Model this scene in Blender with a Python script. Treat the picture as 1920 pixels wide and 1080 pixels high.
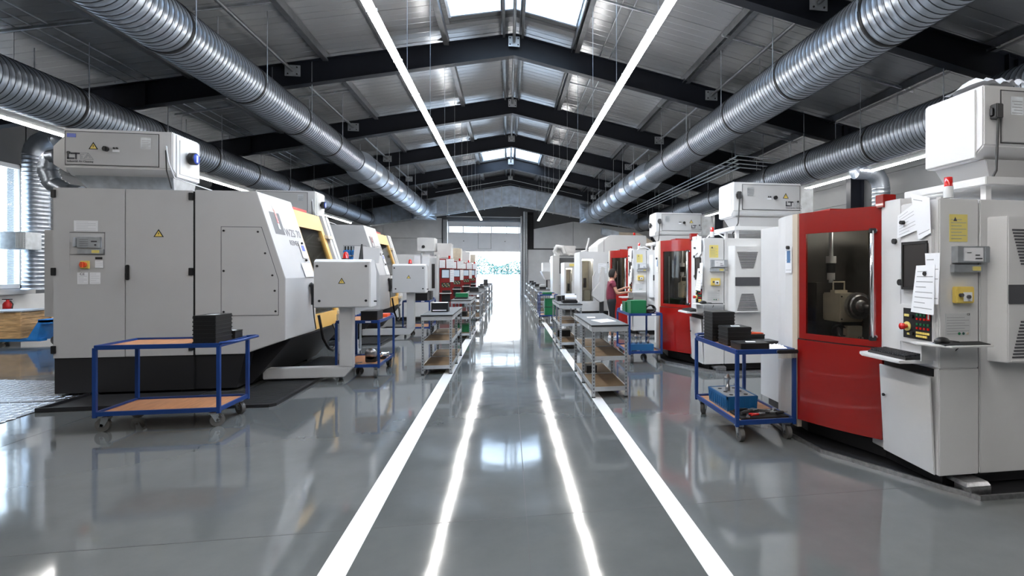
import bpy, bmesh, math, random
from mathutils import Vector, Matrix
random.seed(7)
PI = math.pi
for o in list(bpy.data.objects): bpy.data.objects.remove(o)
S = bpy.context.scene
COL = S.collection

# ------------------------------------------------------------------ camera
cd = bpy.data.cameras.new('camera'); cam = bpy.data.objects.new('camera', cd); COL.objects.link(cam)
cam.location = (0, 0, 1.62); cam.rotation_euler = (PI/2, 0, -0.168)
cd.sensor_width = 36; cd.lens = 18.75; cd.shift_x = -0.08446; cd.shift_y = -0.01667
cd.clip_start = .05; cd.clip_end = 400
S.camera = cam

# ------------------------------------------------------------------ world, exposure
w = bpy.data.worlds.new('sky'); S.world = w; w.use_nodes = True
nt = w.node_tree; nt.nodes.clear()
wo = nt.nodes.new('ShaderNodeOutputWorld'); bg = nt.nodes.new('ShaderNodeBackground')
tc = nt.nodes.new('ShaderNodeTexCoord'); sx = nt.nodes.new('ShaderNodeSeparateXYZ'); rp = nt.nodes.new('ShaderNodeValToRGB')
rp.color_ramp.elements[0].position = 0.0; rp.color_ramp.elements[0].color = (.93, .97, 1, 1)
rp.color_ramp.elements[1].position = 0.7; rp.color_ramp.elements[1].color = (.50, .72, 1, 1)
nt.links.new(tc.outputs['Generated'], sx.inputs[0]); nt.links.new(sx.outputs['Z'], rp.inputs[0])
nt.links.new(rp.outputs[0], bg.inputs['Color']); nt.links.new(bg.outputs[0], wo.inputs[0])
bg.inputs['Strength'].default_value = 3.4
sun = bpy.data.lights.new('sun', 'SUN'); so = bpy.data.objects.new('sun', sun); COL.objects.link(so)
sun.energy = 2.0; sun.angle = .3; so.rotation_euler = (math.radians(38), 0, math.radians(-60)); sun.color = (1, .97, .93)
vs = S.view_settings
vs.view_transform = 'Standard'; vs.look = 'None'; vs.exposure = 1.5; vs.gamma = 1.0; vs.use_curve_mapping = False
STRIP = 20.0     # radiance of the light strips

# ------------------------------------------------------------------ materials
def new_mat(name):
    m = bpy.data.materials.new(name); m.use_nodes = True
    return m, m.node_tree, m.node_tree.nodes['Principled BSDF']
def mat(name, col, rough=.5, metal=0, noise=0, scale=6, bump=0, bscale=60, emit=None, estr=0, coat=0, spec=None, stretch=None, alpha=None):
    m, t, b = new_mat(name)
    b.inputs['Base Color'].default_value = (*col, 1); b.inputs['Roughness'].default_value = rough
    b.inputs['Metallic'].default_value = metal; b.inputs['Coat Weight'].default_value = coat
    if spec is not None: b.inputs['Specular IOR Level'].default_value = spec
    if emit: b.inputs['Emission Color'].default_value = (*emit, 1); b.inputs['Emission Strength'].default_value = estr
    if noise or bump:
        tc = t.nodes.new('ShaderNodeTexCoord'); mp = t.nodes.new('ShaderNodeMapping')
        t.links.new(tc.outputs['Object'], mp.inputs[0])
        if stretch: mp.inputs['Scale'].default_value = stretch
    if noise:
        n = t.nodes.new('ShaderNodeTexNoise'); n.inputs['Scale'].default_value = scale; n.inputs['Detail'].default_value = 5
        r = t.nodes.new('ShaderNodeValToRGB')
        r.color_ramp.elements[0].position = .3; r.color_ramp.elements[1].position = .7
        r.color_ramp.elements[0].color = (*[c*(1-noise) for c in col], 1); r.color_ramp.elements[1].color = (*[min(1, c*(1+noise)) for c in col], 1)
        t.links.new(mp.outputs[0], n.inputs[0]); t.links.new(n.outputs[0], r.inputs[0]); t.links.new(r.outputs[0], b.inputs['Base Color'])
    if bump:
        n = t.nodes.new('ShaderNodeTexNoise'); n.inputs['Scale'].default_value = bscale; n.inputs['Detail'].default_value = 3
        u = t.nodes.new('ShaderNodeBump'); u.inputs['Strength'].default_value = bump; u.inputs['Distance'].default_value = .01
        t.links.new(mp.outputs[0], n.inputs[0]); t.links.new(n.outputs[0], u.inputs['Height']); t.links.new(u.outputs[0], b.inputs['Normal'])
    return m
def glassmat(name, tint, refl=.08, alpha=.8):
    m = bpy.data.materials.new(name); m.use_nodes = True; t = m.node_tree; t.nodes.clear()
    o = t.nodes.new('ShaderNodeOutputMaterial'); mx = t.nodes.new('ShaderNodeMixShader'); tr = t.nodes.new('ShaderNodeBsdfTransparent')
    gl = t.nodes.new('ShaderNodeBsdfGlossy'); lw = t.nodes.new('ShaderNodeLayerWeight'); lw.inputs[0].default_value = .5
    pw = t.nodes.new('ShaderNodeMath'); pw.operation = 'POWER'; pw.inputs[1].default_value = 4; fr = t.nodes.new('ShaderNodeMath'); fr.operation = 'MULTIPLY_ADD'; fr.inputs[1].default_value = .6; fr.inputs[2].default_value = .04
    t.links.new(lw.outputs['Facing'], pw.inputs[0]); t.links.new(pw.outputs[0], fr.inputs[0])
    tr.inputs[0].default_value = (*tint, 1); gl.inputs['Roughness'].default_value = .04
    t.links.new(fr.outputs[0], mx.inputs[0]); t.links.new(tr.outputs[0], mx.inputs[1]); t.links.new(gl.outputs[0], mx.inputs[2]); t.links.new(mx.outputs[0], o.inputs[0])
    return m
M = {}
# floor: grey epoxy, cloudy tone and gloss
m, t, b = new_mat('grey epoxy floor'); M['floor'] = m
tc = t.nodes.new('ShaderNodeTexCoord')
n1 = t.nodes.new('ShaderNodeTexNoise'); n1.inputs['Scale'].default_value = .8; n1.inputs['Detail'].default_value = 8; n1.inputs['Roughness'].default_value = .65
r1 = t.nodes.new('ShaderNodeValToRGB'); r1.color_ramp.elements[0].color = (.100, .107, .108, 1); r1.color_ramp.elements[1].color = (.140, .148, .149, 1)
r1.color_ramp.elements[0].position = .3; r1.color_ramp.elements[1].position = .7
n2 = t.nodes.new('ShaderNodeTexNoise'); n2.inputs['Scale'].default_value = 2.2; n2.inputs['Detail'].default_value = 6
r2 = t.nodes.new('ShaderNodeMapRange'); r2.inputs['To Min'].default_value = .03; r2.inputs['To Max'].default_value = .12
n3 = t.nodes.new('ShaderNodeTexNoise'); n3.inputs['Scale'].default_value = 1.7; n3.inputs['Detail'].default_value = 2
bu = t.nodes.new('ShaderNodeBump'); bu.inputs['Strength'].default_value = .06; bu.inputs['Distance'].default_value = .03
for n in (n1, n2, n3): t.links.new(tc.outputs['Object'], n.inputs[0])
t.links.new(n1.outputs[0], r1.inputs[0]); t.links.new(r1.outputs[0], b.inputs['Base Color'])
t.links.new(n2.outputs[0], r2.inputs[0]); t.links.new(r2.outputs[0], b.inputs['Roughness'])
t.links.new(n3.outputs[0], bu.inputs['Height']); t.links.new(bu.outputs[0], b.inputs['Normal'])
b.inputs['Specular IOR Level'].default_value = .75
# ceiling panels: micro-ribbed painted sheet
m, t, b = new_mat('ribbed ceiling sheet'); M['ceil'] = m
tc = t.nodes.new('ShaderNodeTexCoord'); wv = t.nodes.new('ShaderNodeTexWave'); wv.bands_direction = 'Y'; wv.inputs['Scale'].default_value = 14; wv.inputs['Distortion'].default_value = .2
bu = t.nodes.new('ShaderNodeBump'); bu.inputs['Strength'].default_value = .2; bu.inputs['Distance'].default_value = .003
nn = t.nodes.new('ShaderNodeTexNoise'); nn.inputs['Scale'].default_value = 3; nn.inputs['Detail'].default_value = 4
rr = t.nodes.new('ShaderNodeMapRange'); rr.inputs['To Min'].default_value = .13; rr.inputs['To Max'].default_value = .24
t.links.new(tc.outputs['Object'], wv.inputs[0]); t.links.new(tc.outputs['Object'], nn.inputs[0]); t.links.new(wv.outputs[0], bu.inputs['Height'])
t.links.new(bu.outputs[0], b.inputs['Normal']); t.links.new(nn.outputs[0], rr.inputs[0]); t.links.new(rr.outputs[0], b.inputs['Roughness'])
b.inputs['Base Color'].default_value = (.30, .31, .325, 1); b.inputs['Metallic'].default_value = .35; b.inputs['Specular IOR Level'].default_value = .8
# spiral duct: zinc with streaky tone
m, t, b = new_mat('zinc duct sheet'); M['duct'] = m
tc = t.nodes.new('ShaderNodeTexCoord'); n = t.nodes.new('ShaderNodeTexNoise'); n.inputs['Scale'].default_value = 2.5; n.inputs['Detail'].default_value = 6
mp = t.nodes.new('ShaderNodeMapping'); mp.inputs['Scale'].default_value = (1, 9, 1)
r = t.nodes.new('ShaderNodeValToRGB'); r.color_ramp.elements[0].color = (.32, .355, .41, 1); r.color_ramp.elements[1].color = (.57, .62, .69, 1)
t.links.new(tc.outputs['Object'], mp.inputs[0]); t.links.new(mp.outputs[0], n.inputs[0]); t.links.new(n.outputs[0], r.inputs[0]); t.links.new(r.outputs[0], b.inputs['Base Color'])
b.inputs['Metallic'].default_value = .95; b.inputs['Roughness'].default_value = .36
M['zinc'] = mat('galvanized steel', (.55, .58, .61), .38, .9, .15, 9)
M['zincflat'] = mat('galvanized flat duct', (.52, .59, .68), .38, .85, .22, 3)
M['purlin'] = mat('galvanized purlin', (.19, .20, .215), .42, .8, .15, 5)
M['beam'] = mat('black blue steel paint', (.006, .008, .014), .5, 0, .1, 4, spec=.35)
M['blacksteel'] = mat('black steel', (.013, .013, .015), .5, 0)
M['white'] = mat('white machine paint', (.66, .66, .665), .38, 0, .03, 3, .05, 180, spec=.5)
M['light'] = mat('light grey machine paint', (.50, .50, .505), .45, 0, .03, 2, .12, 220)
M['lightB'] = mat('pale grey enamel', (.60, .61, .62), .4, 0, .03, 2)
M['red'] = mat('red machine paint', (.27, .009, .007), .22, 0, .05, 3, coat=.4)
M['reddark'] = mat('dark red panel paint', (.22, .008, .008), .4)
M['seam'] = mat('duct lock seam', (.06, .065, .075), .5, .7)
M['beige'] = mat('beige edge paint', (.55, .47, .38), .45)
M['yellow'] = mat('cream yellow paint', (.80, .48, .13), .4, 0, .05, 3)
M['blue'] = mat('blue steel paint', (.010, .045, .20), .35, 0, .1, 4)
M['jackblue'] = mat('bright blue paint', (.02, .20, .55), .4, 0, .2, 5)
M['ply'] = mat('beech plywood', (.52, .24, .11), .45, 0, .18, 5, .05, 80, stretch=(1, 8, 1))
M['pallet'] = mat('weathered pine', (.50, .30, .13), .6, 0, .35, 4, .2, 60, stretch=(1, 1, 7))
M['chip'] = mat('brown hardboard', (.20, .135, .075), .7, 0, .25, 4)
M['black'] = mat('black plastic', (.010, .010, .011), .42)
M['matte'] = mat('matte black', (.008, .008, .009), .75)
M['rubber'] = mat('dark grey rubber', (.05, .05, .052), .6)
M['tyre'] = mat('grey wheel', (.10, .097, .093), .55, 0, .2, 20)
M['chrome'] = mat('bright metal', (.72, .72, .73), .16, 1)
M['steel'] = mat('machined steel', (.42, .42, .43), .3, .95, .2, 30)
M['rackgrey'] = mat('grey rack steel', (.42, .44, .46), .4, .55, .1, 12)
M['rackedge'] = mat('pale rack edge', (.5, .52, .54), .42, .4, .05, 12)
M['lam'] = mat('grey bench laminate', (.15, .155, .16), .65, 0, .06, 8, spec=.15)
M['green'] = mat('green plastic', (.005, .16, .055), .4)
M['sky'] = mat('blue crate plastic', (.015, .13, .33), .4)
M['paper'] = mat('white paper', (.82, .83, .86), .8)
M['ink'] = mat('dark grey ink', (.07, .07, .08), .7)
M['greyink'] = mat('mid grey print', (.36, .37, .39), .7)
M['signy'] = mat('warning yellow', (.80, .60, .14), .5)
M['paley'] = mat('pale yellow notice', (.78, .66, .20), .7)
M['orange'] = mat('orange plastic', (.75, .10, .03), .5)
M['lampred'] = mat('red beacon lens', (.60, .012, .010), .2, coat=.5)
M['knobblue'] = mat('blue dial', (.03, .08, .50), .3)
M['screen'] = mat('switched off screen', (.025, .022, .022), .25)
M['lcd'] = mat('lit grey lcd', (.3, .36, .42), .3, emit=(.5, .6, .72), estr=.16)
M['concrete'] = mat('grey concrete wall panel', (.70, .71, .72), .7, 0, .08, 1.5, .05, 40)
M['walldark'] = mat('grey wall cladding', (.085, .09, .097), .6, 0, .06, 1.2)
M['gate'] = mat('white door panel', (.86, .88, .92), .45, 0, .03, 2)
M['liner'] = mat('dark machine interior', (.06, .055, .05), .4, 0, .35, 5)
M['cream'] = mat('cream cast machine part', (.55, .50, .40), .45, 0, .1, 8)
M['skin'] = mat('skin', (.55, .30, .21), .5)
M['hair'] = mat('black brown hair', (.010, .006, .005), .8)
M['maroon'] = mat('maroon cotton', (.17, .022, .045), .85, 0, .1, 30)
M['denim'] = mat('black trousers', (.010, .010, .013), .85)
M['leaf'] = mat('shrub leaf', (.035, .12, .10), .6, 0, .4, 3)
M['pave'] = mat('pale yard concrete', (.6, .6, .6), .8, 0, .08, .4)
M['stripe'] = mat('white floor paint', (.80, .80, .80), .35, 0, .03, 2)
M['extred'] = mat('extinguisher red', (.50, .012, .012), .3)
M['fill_glow'] = mat('interior fill glow', (1, 1, 1), .5, emit=(1, .95, .85), estr=14)  # glow of the fill bars added to brighten machine interiors
M['rackgrey2'] = mat('slate grey print', (.13, .135, .15), .5)
M['blind'] = mat('blind slat', (.45, .50, .55), .5)
M['plate'] = mat('chequer plate', (.30, .30, .32), .36, .9, .15, 3)
M['tread'] = mat('worn tread bar', (.62, .62, .64), .3, .9)
M['mat'] = mat('ribbed rubber mat', (.035, .037, .039), .5)
M['glassdark'] = glassmat('tinted machine window', (.74, .74, .72))
M['glass'] = glassmat('clear window', (.85, .9, .93))
m = bpy.data.materials.new('light tube'); m.use_nodes = True; t = m.node_tree; t.nodes.clear(); M['tube'] = m
o_ = t.nodes.new('ShaderNodeOutputMaterial'); e_ = t.nodes.new('ShaderNodeEmission'); e_.inputs[0].default_value = (1, .97, .93, 1); e_.inputs[1].default_value = STRIP
t.links.new(e_.outputs[0], o_.inputs[0])
m = glassmat('skylight sheet', (.93, .97, 1.0)); M['skylight'] = m

# ------------------------------------------------------------------ mesh helpers
class MB:
    """collects faces (with material slots), builds ONE mesh object"""
    def __init__(s, o=(0, 0, 0)):
        s.v = []; s.f = []; s.mi = []; s.sm = []; s.o = Vector(o); s.m = 0
    def mat(s, i): s.m = i; return s
    def add(s, vs, fs, smooth=False):
        n = len(s.v); s.v += [Vector(v) - s.o for v in vs]
        for f in fs: s.f.append([i+n for i in f]); s.mi.append(s.m); s.sm.append(smooth)
        return s
    def box(s, x0, x1, y0, y1, z0, z1):
        return s.add([(x0,y0,z0),(x1,y0,z0),(x1,y1,z0),(x0,y1,z0),(x0,y0,z1),(x1,y0,z1),(x1,y1,z1),(x0,y1,z1)],
                     [(0,3,2,1),(4,5,6,7),(0,1,5,4),(1,2,6,5),(2,3,7,6),(3,0,4,7)])
    def prism(s, pts, ax, a, b):
        def P(p, h):
            return {'x': (h, p[0], p[1]), 'y': (p[0], h, p[1]), 'z': (p[0], p[1], h)}[ax]
        n = len(pts)
        return s.add([P(p, a) for p in pts]+[P(p, b) for p in pts],
                     [tuple(range(n))[::-1], tuple(range(n, 2*n))]+[(i, (i+1) % n, (i+1) % n+n, i+n) for i in range(n)])
    def hexa(s, b, t):           # 4 bottom points, 4 top points
        return s.add(list(b)+list(t), [(0,3,2,1),(4,5,6,7),(0,1,5,4),(1,2,6,5),(2,3,7,6),(3,0,4,7)])
    def cyl(s, p, q, r, n=14, r2=None, caps=True):
        p = Vector(p); q = Vector(q); d = (q-p).normalized(); r2 = r if r2 is None else r2
        a = d.orthogonal().normalized(); b = d.cross(a)
        vs = []
        for c, rr in ((p, r), (q, r2)):
            vs += [c+(a*math.cos(2*PI*i/n)+b*math.sin(2*PI*i/n))*rr for i in range(n)]
        s.add(vs, [(i, (i+1) % n, (i+1) % n+n, i+n) for i in range(n)], True)
        if caps:
            s.add(vs[:n], [tuple(range(n))[::-1]]); s.add(vs[n:], [tuple(range(n))])
        return s
    def tube(s, path, r, n=8):
        path = [Vector(p) for p in path]; rings = []; a = None
        for i, p in enumerate(path):
            d = (path[min(i+1, len(path)-1)]-path[max(i-1, 0)]).normalized()
            a = d.orthogonal().normalized() if a is None else (a-d*a.dot(d)).normalized()
            b = d.cross(a); rr = r[i] if isinstance(r, (list, tuple)) else r
            rings.append([p+(a*math.cos(2*PI*k/n)+b*math.sin(2*PI*k/n))*rr for k in range(n)])
        vs = [v for ring in rings for v in ring]; L = len(path)
        fs = [(i*n+k, i*n+(k+1) % n, (i+1)*n+(k+1) % n, (i+1)*n+k) for i in range(L-1) for k in range(n)]
        s.add(vs, fs, True); s.add(rings[0], [tuple(range(n))[::-1]]); s.add(rings[-1], [tuple(range(n))])
        return s
    def lathe(s, prof, c, ax, n=24, smooth=True):    # prof: (distance along axis, radius)
        c = Vector(c); e = {'x': (Vector((1,0,0)), Vector((0,1,0)), Vector((0,0,1))), 'y': (Vector((0,1,0)), Vector((0,0,1)), Vector((1,0,0))), 'z': (Vector((0,0,1)), Vector((1,0,0)), Vector((0,1,0)))}[ax]
        vs = [c+e[0]*h+(e[1]*math.cos(2*PI*k/n)+e[2]*math.sin(2*PI*k/n))*r for h, r in prof for k in range(n)]
        return s.add(vs, [(i*n+k, i*n+(k+1) % n, (i+1)*n+(k+1) % n, (i+1)*n+k) for i in range(len(prof)-1) for k in range(n)], smooth)
    def ball(s, c, rx, ry, rz, nu=12, nv=8):
        c = Vector(c); vs = []; fs = []
        for j in range(nv+1):
            for i in range(nu):
                a = PI*j/nv; b = 2*PI*i/nu
                vs.append(c+Vector((rx*math.sin(a)*math.cos(b), ry*math.sin(a)*math.sin(b), rz*math.cos(a))))
        for j in range(nv):
            for i in range(nu): fs.append((j*nu+i, j*nu+(i+1) % nu, (j+1)*nu+(i+1) % nu, (j+1)*nu+i))
        return s.add(vs, fs, True)
    def mesh(s, name, mats, bevel=0, seg=2):
        me = bpy.data.meshes.new(name); bm = bmesh.new()
        bv = [bm.verts.new(v) for v in s.v]
        for f, k, sm in zip(s.f, s.mi, s.sm):
            try: F = bm.faces.new([bv[i] for i in f])
            except ValueError: continue
            F.material_index = k; F.smooth = sm
        bmesh.ops.recalc_face_normals(bm, faces=bm.faces)
        if bevel:
            es = [e for e in bm.edges if len(e.link_faces) == 2 and e.calc_face_angle(0) > .5 and not (e.link_faces[0].smooth and e.link_faces[1].smooth)]
            bmesh.ops.bevel(bm, geom=es, offset=bevel, segments=seg, affect='EDGES', clamp_overlap=True)
        bm.to_mesh(me); bm.free()
        for k in (mats if isinstance(mats, (list, tuple)) else [mats]): me.materials.append(M[k])
        return me
    def build(s, name, mats, parent=None, bevel=0, loc=None, seg=2):
        o = bpy.data.objects.new(name, s.mesh(name, mats, bevel, seg)); COL.objects.link(o)
        if parent is not None: o.parent = parent
        if loc is not None: o.location = loc
        elif parent is None: o.location = s.o
        return o
def tag(o, label=None, cat=None, group=None, kind=None):
    if label: o['label'] = label
    if cat: o['category'] = cat
    if group: o['group'] = group
    if kind: o['kind'] = kind
    return o
def thing(name, label, cat, loc=(0, 0, 0), group=None, rz=0):
    o = bpy.data.objects.new(name, None); COL.objects.link(o); o.location = loc; o.rotation_euler = (0, 0, rz); o.empty_display_size = .2
    return tag(o, label, cat, group)
def copy_tree(o, parent=None, skip=()):
    c = o.copy(); COL.objects.link(c); c.parent = parent
    for ch in o.children:
        if ch.name.split('.')[0] not in skip: copy_tree(ch, c, skip)
    return c
def dup(o, loc, label, rz=None, group=None, skip=()):
    c = copy_tree(o, None, skip); c.location = loc; c['label'] = label
    if rz is not None: c.rotation_euler = (0, 0, rz)
    if group: c['group'] = group
    return c
def struct(mb, name, mats, bevel=0, parent=None):
    o = mb.build(name, mats, parent, bevel)
    if parent is None: o['kind'] = 'structure'
    return o
def text(body, size, m, parent, loc, facing='-y', name='lettering', sx=1, align='LEFT'):
    cu = bpy.data.curves.new(name, 'FONT'); cu.body = body; cu.size = size; cu.extrude = .0008; cu.align_x = align
    tmp = bpy.data.objects.new('tmp', cu); COL.objects.link(tmp)
    me = bpy.data.meshes.new_from_object(tmp.evaluated_get(bpy.context.evaluated_depsgraph_get()))
    bpy.data.objects.remove(tmp); me.materials.clear(); me.materials.append(M[m])
    o = bpy.data.objects.new(name, me); COL.objects.link(o); o.parent = parent; o.location = loc
    o.rotation_euler = {'-y': (PI/2, 0, 0), '+x': (PI/2, 0, PI/2), '-x': (PI/2, 0, -PI/2)}[facing]; o.scale = (sx, 1, 1)
    return o
def warning(parent, x, y, z, h=.085, org=(0, 0, 0)):     # yellow triangle with bolt, facing -y, at world position
    o = Vector(org); w_ = h*.58
    a = MB((x, y, z)).prism([(x-w_, z-h/2), (x+w_, z-h/2), (x, z+h/2)], 'y', y-.002, y).build('warning_sign', 'matte', parent, loc=Vector((x, y, z))-o)
    k = .70; c = -h*.07
    MB().prism([(-w_*k, -h/2*k+c), (w_*k, -h/2*k+c), (0, h/2*k+c)], 'y', -.0032, -.001).build('yellow_field', 'signy', a)
    MB().prism([(.006, h*.2), (-.009, -h*.09), (0, -h*.09), (-.006, -h*.33), (.010, -h*.02), (.001, -h*.02)], 'y', -.0044, -.003).build('bolt_symbol', 'matte', a)
    return a
def paper(parent, pts, org, axis='x', off=0, lines=6, name='paper', t=.002):
    """flat sheet given by 4 world corner points (tl,tr,br,bl), with printed lines"""
    P = [Vector(p)-Vector(org) for p in pts]; n = (P[1]-P[0]).cross(P[3]-P[0]).normalized()
    mb = MB(); mb.hexa([p-n*t for p in P], [p for p in P]); mb.mat(1)
    for i in range(lines):
        a = .12+.76*i/max(1, lines-1); e = .92 if i % 3 else .6
        L = lambda u, v: P[0].lerp(P[1], u).lerp(P[3].lerp(P[2], u), v)
        for sg in (1, -1):
            q = [L(.1, a)+n*sg*.0025*(1 if sg > 0 else 1), L(e, a)+n*sg*.0025, L(e, a+.018)+n*sg*.0025, L(.1, a+.018)+n*sg*.0025]
            mb.add(q, [(0, 1, 2, 3)])
    return mb.build(name, ['paper', 'greyink'], parent)
# ================================================================== STRUCTURE
XL, XR, YB, YF, RX, RZ, SL = -11.8, 10.0, -10.0, 36.5, .15, 7.75, .205
def rz(x, z0=RZ): return z0 - SL*abs(x-RX)
fl = MB().box(XL-.3, XR+.3, YB-.3, YF+.3, -.3, 0); floor = struct(fl, 'floor', 'floor')
for x0, x1 in ((-1.0, -.85), (1.05, 1.18)):
    mk = MB().box(x0, x1, YB+1, YF-.3, 0, .0025).build('floor_line', 'stripe', floor)
jt = MB()
for x in (.12, -4.6, 5.2):
    jt.box(x-.003, x+.003, YB, YF, 0, .0006)
for y in (3.55, 9.5, 15.5, 21.5, 27.5): jt.box(XL, XR, y-.003, y+.003, 0, .0006)
jt.build('floor_joint', 'rubber', floor)
struct(MB().box(-60, 60, YF+.3, 140, -.3, -.02), 'yard_ground', 'pave')

# ceiling: backing + panels
SK = ((5.0, 12.65), (24.4, 28.9)); SX = (-1.35, 1.65)
def slab(mb, x0, x1, y0, y1, z0, z1):      # follows the roof slope, x range on one side of the ridge
    mb.hexa([(x0,y0,rz(x0)+z0),(x1,y0,rz(x1)+z0),(x1,y1,rz(x1)+z0),(x0,y1,rz(x0)+z0)],
            [(x0,y0,rz(x0)+z1),(x1,y0,rz(x1)+z1),(x1,y1,rz(x1)+z1),(x0,y1,rz(x0)+z1)])
bk = MB()
slab(bk, XL-.3, SX[0], YB-.3, YF+.3, .07, .2); slab(bk, SX[1], XR+.3, YB-.3, YF+.3, .07, .2)
segs = [(YB-.3, SK[0][0]), (SK[0][1], SK[1][0]), (SK[1][1], YF+.3)]
for a, b_ in segs: slab(bk, SX[0], RX, a, b_, .07, .2); slab(bk, RX, SX[1], a, b_, .07, .2)
ceiling = struct(bk, 'ceiling', 'walldark')
pm = {}
def panel(x0, x1):
    k = (x0, x1)
    if k not in pm:
        mb = MB(); 
        mb.hexa([(x0,.006,rz(x0)),(x1,.006,rz(x1)),(x1,.994,rz(x1)),(x0,.994,rz(x0))], [(x0,.006,rz(x0)+.068),(x1,.006,rz(x1)+.068),(x1,.994,rz(x1)+.068),(x0,.994,rz(x0)+.068)])
        for yy in (.25, .5, .75):
            mb.hexa([(x0,yy-.012,rz(x0)-.006),(x1,yy-.012,rz(x1)-.006),(x1,yy+.012,rz(x1)-.006),(x0,yy+.012,rz(x0)-.006)],
                    [(x0,yy-.02,rz(x0)+.001),(x1,yy-.02,rz(x1)+.001),(x1,yy+.02,rz(x1)+.001),(x0,yy+.02,rz(x0)+.001)])
        pm[k] = mb.mesh('ceiling_panel', 'ceil')
    return pm[k]
y = YB
while y < YF-.3:
    mid = y+.5; lit = any(a < mid < b_ for a, b_ in SK)
    for x0, x1 in (((XL, SX[0]), (SX[1], XR)) if lit else ((XL, RX), (RX, XR))):
        o = bpy.data.objects.new('ceiling_panel', panel(x0, x1)); COL.objects.link(o); o.parent = ceiling; o.location = (0, y, 0)
    y += 1
# skylights
for n, (a, b_) in enumerate(SK):
    fr = MB()
    for x in (SX[0], RX-.03, SX[1]-.06): fr.hexa([(x,a,rz(x)-.01),(x+.06,a,rz(x)-.01),(x+.06,b_,rz(x)-.01),(x,b_,rz(x)-.01)], [(x,a,rz(x)+.2),(x+.06,a,rz(x)+.2),(x+.06,b_,rz(x)+.2),(x,b_,rz(x)+.2)])
    for yy in (a, b_-.06): slab(fr, SX[0], RX, yy, yy+.06, -.01, .2); slab(fr, RX, SX[1], yy, yy+.06, -.01, .2)
    wd = struct(fr, 'window_%d' % (n+2), 'zincflat')
    k = a+.06
    nseg = int((b_-a)/1.2); st = (b_-a-.12)/nseg
    for i in range(nseg):
        for x0, x1 in ((SX[0]+.06, RX-.03), (RX+.03, SX[1]-.06)):
            p_ = MB(); slab(p_, x0, x1, a+.06+i*st+.012, a+.06+(i+1)*st-.012, .03, .034); p_.build('pane', 'skylight', wd)
            if i: g_ = MB(); slab(g_, x0, x1, a+.06+i*st-.012, a+.06+i*st+.012, .02, .05); g_.build('glazing_bar', 'zincflat', wd)

# walls
def wall_lines(mb, ax, c, a0, a1, zs): pass
wl = MB()
WY0, WY1, WZ0, WZ1 = 12.3, 15.3, 1.2, 4.2
TL = rz(XL)+.05
wl.box(XL-.3, XL, YB-.3, WY0, 0, TL); wl.box(XL-.3, XL, WY1, YF+.3, 0, TL); wl.box(XL-.3, XL, WY0, WY1, 0, WZ0); wl.box(XL-.3, XL, WY0, WY1, WZ1, TL)
wleft = struct(wl, 'wall_left', 'walldark')
for i in range(9):
    z0 = .02+i*.6
    if z0 > 5: break
    z1 = min(z0+.585, TL-.06)
    for (a, b_) in ((YB, WY0-.12), (WY1+.12, YF)):
        MB().box(XL, XL+.02, a, b_, z0, z1).build('cladding_panel', 'walldark', wleft)
MB().box(XL, XL+.03, 10.5, 17.2, .05, 1.05).build('lower_panel', 'concrete', wleft, .004)
wr = MB().box(XR, XR+.3, YB-.3, YF+.3, 0, rz(XR)+.05); wright = struct(wr, 'wall_right', 'walldark')
for i in range(10):
    z0 = .02+i*.6
    if z0 > 5.2: break
    for a, b_ in ((YB, 13.45), (13.95, 23.4), (24, YF)):
        MB().box(XR-.03, XR, a, b_, z0, min(z0+.588, rz(XR)-.06)).build('cladding_panel', 'walldark', wright)
MB().box(XR-.06, XR, YB, YF, .02, 2.6).build('lower_panel', 'concrete', wright)
gx0, gx1, gz, gt = -3.92, .80, 2.96, 4.9
wf = MB()
wf.prism([(XL, 0), (gx0, 0), (gx0, gt), (gx1, gt), (gx1, 0), (XR, 0), (XR, rz(XR)+.05), (RX, rz(RX)+.05), (XL, rz(XL)+.05)], 'y', YF, YF+.3)
wfar = struct(wf, 'wall_far', 'walldark')
for (x0, x1, z0, z1) in ((-11.7, -8.0, .02, 2.6), (-7.98, -4.3, .02, 2.6), (-11.7, -8.0, 2.62, 3.75), (-7.98, -4.3, 2.62, 3.75), (-11.7, -8.0, 3.77, 4.9), (-7.98, -4.3, 3.77, 5.1), (1.32, 5.0, .02, 3.06), (5.02, 9.9, .02, 3.06)):
    MB().box(x0, x1, YF-.1, YF, z0, z1).build('concrete_panel', 'concrete', wfar, .006)
MB().prism([(1.72, 3.16), (4.4, 3.16), (4.4, 5.0), (1.72, 4.45)], 'y', YF-.12, YF).build('concrete_panel', 'concrete', wfar, .006)
MB().prism([(4.43, 3.16), (9.9, 3.16), (9.9, 4.4), (6.0, 4.85), (4.43, 5.0)], 'y', YF-.12, YF).build('concrete_panel', 'concrete', wfar, .006)
MB().box(-3.5, .6, YF-.06, YF, 5.95, 6.0).build('lighting_rail', 'rackedge', wfar)
MB().box(-4.0, .9, YF-.1, YF, 5.2, 5.26).build('lighting_rail', 'rackedge', wfar)
struct(MB().box(XL-.3, XR+.3, YB-.3, YB, 0, rz(RX)), 'wall_back', 'walldark')
for sd, x in (('left', XL+.02), ('right', XR-.09)): struct(MB().box(x, x+.03, YB, YF-.1, 0.002, .12), 'baseboard_'+sd, 'rubber')
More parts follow.
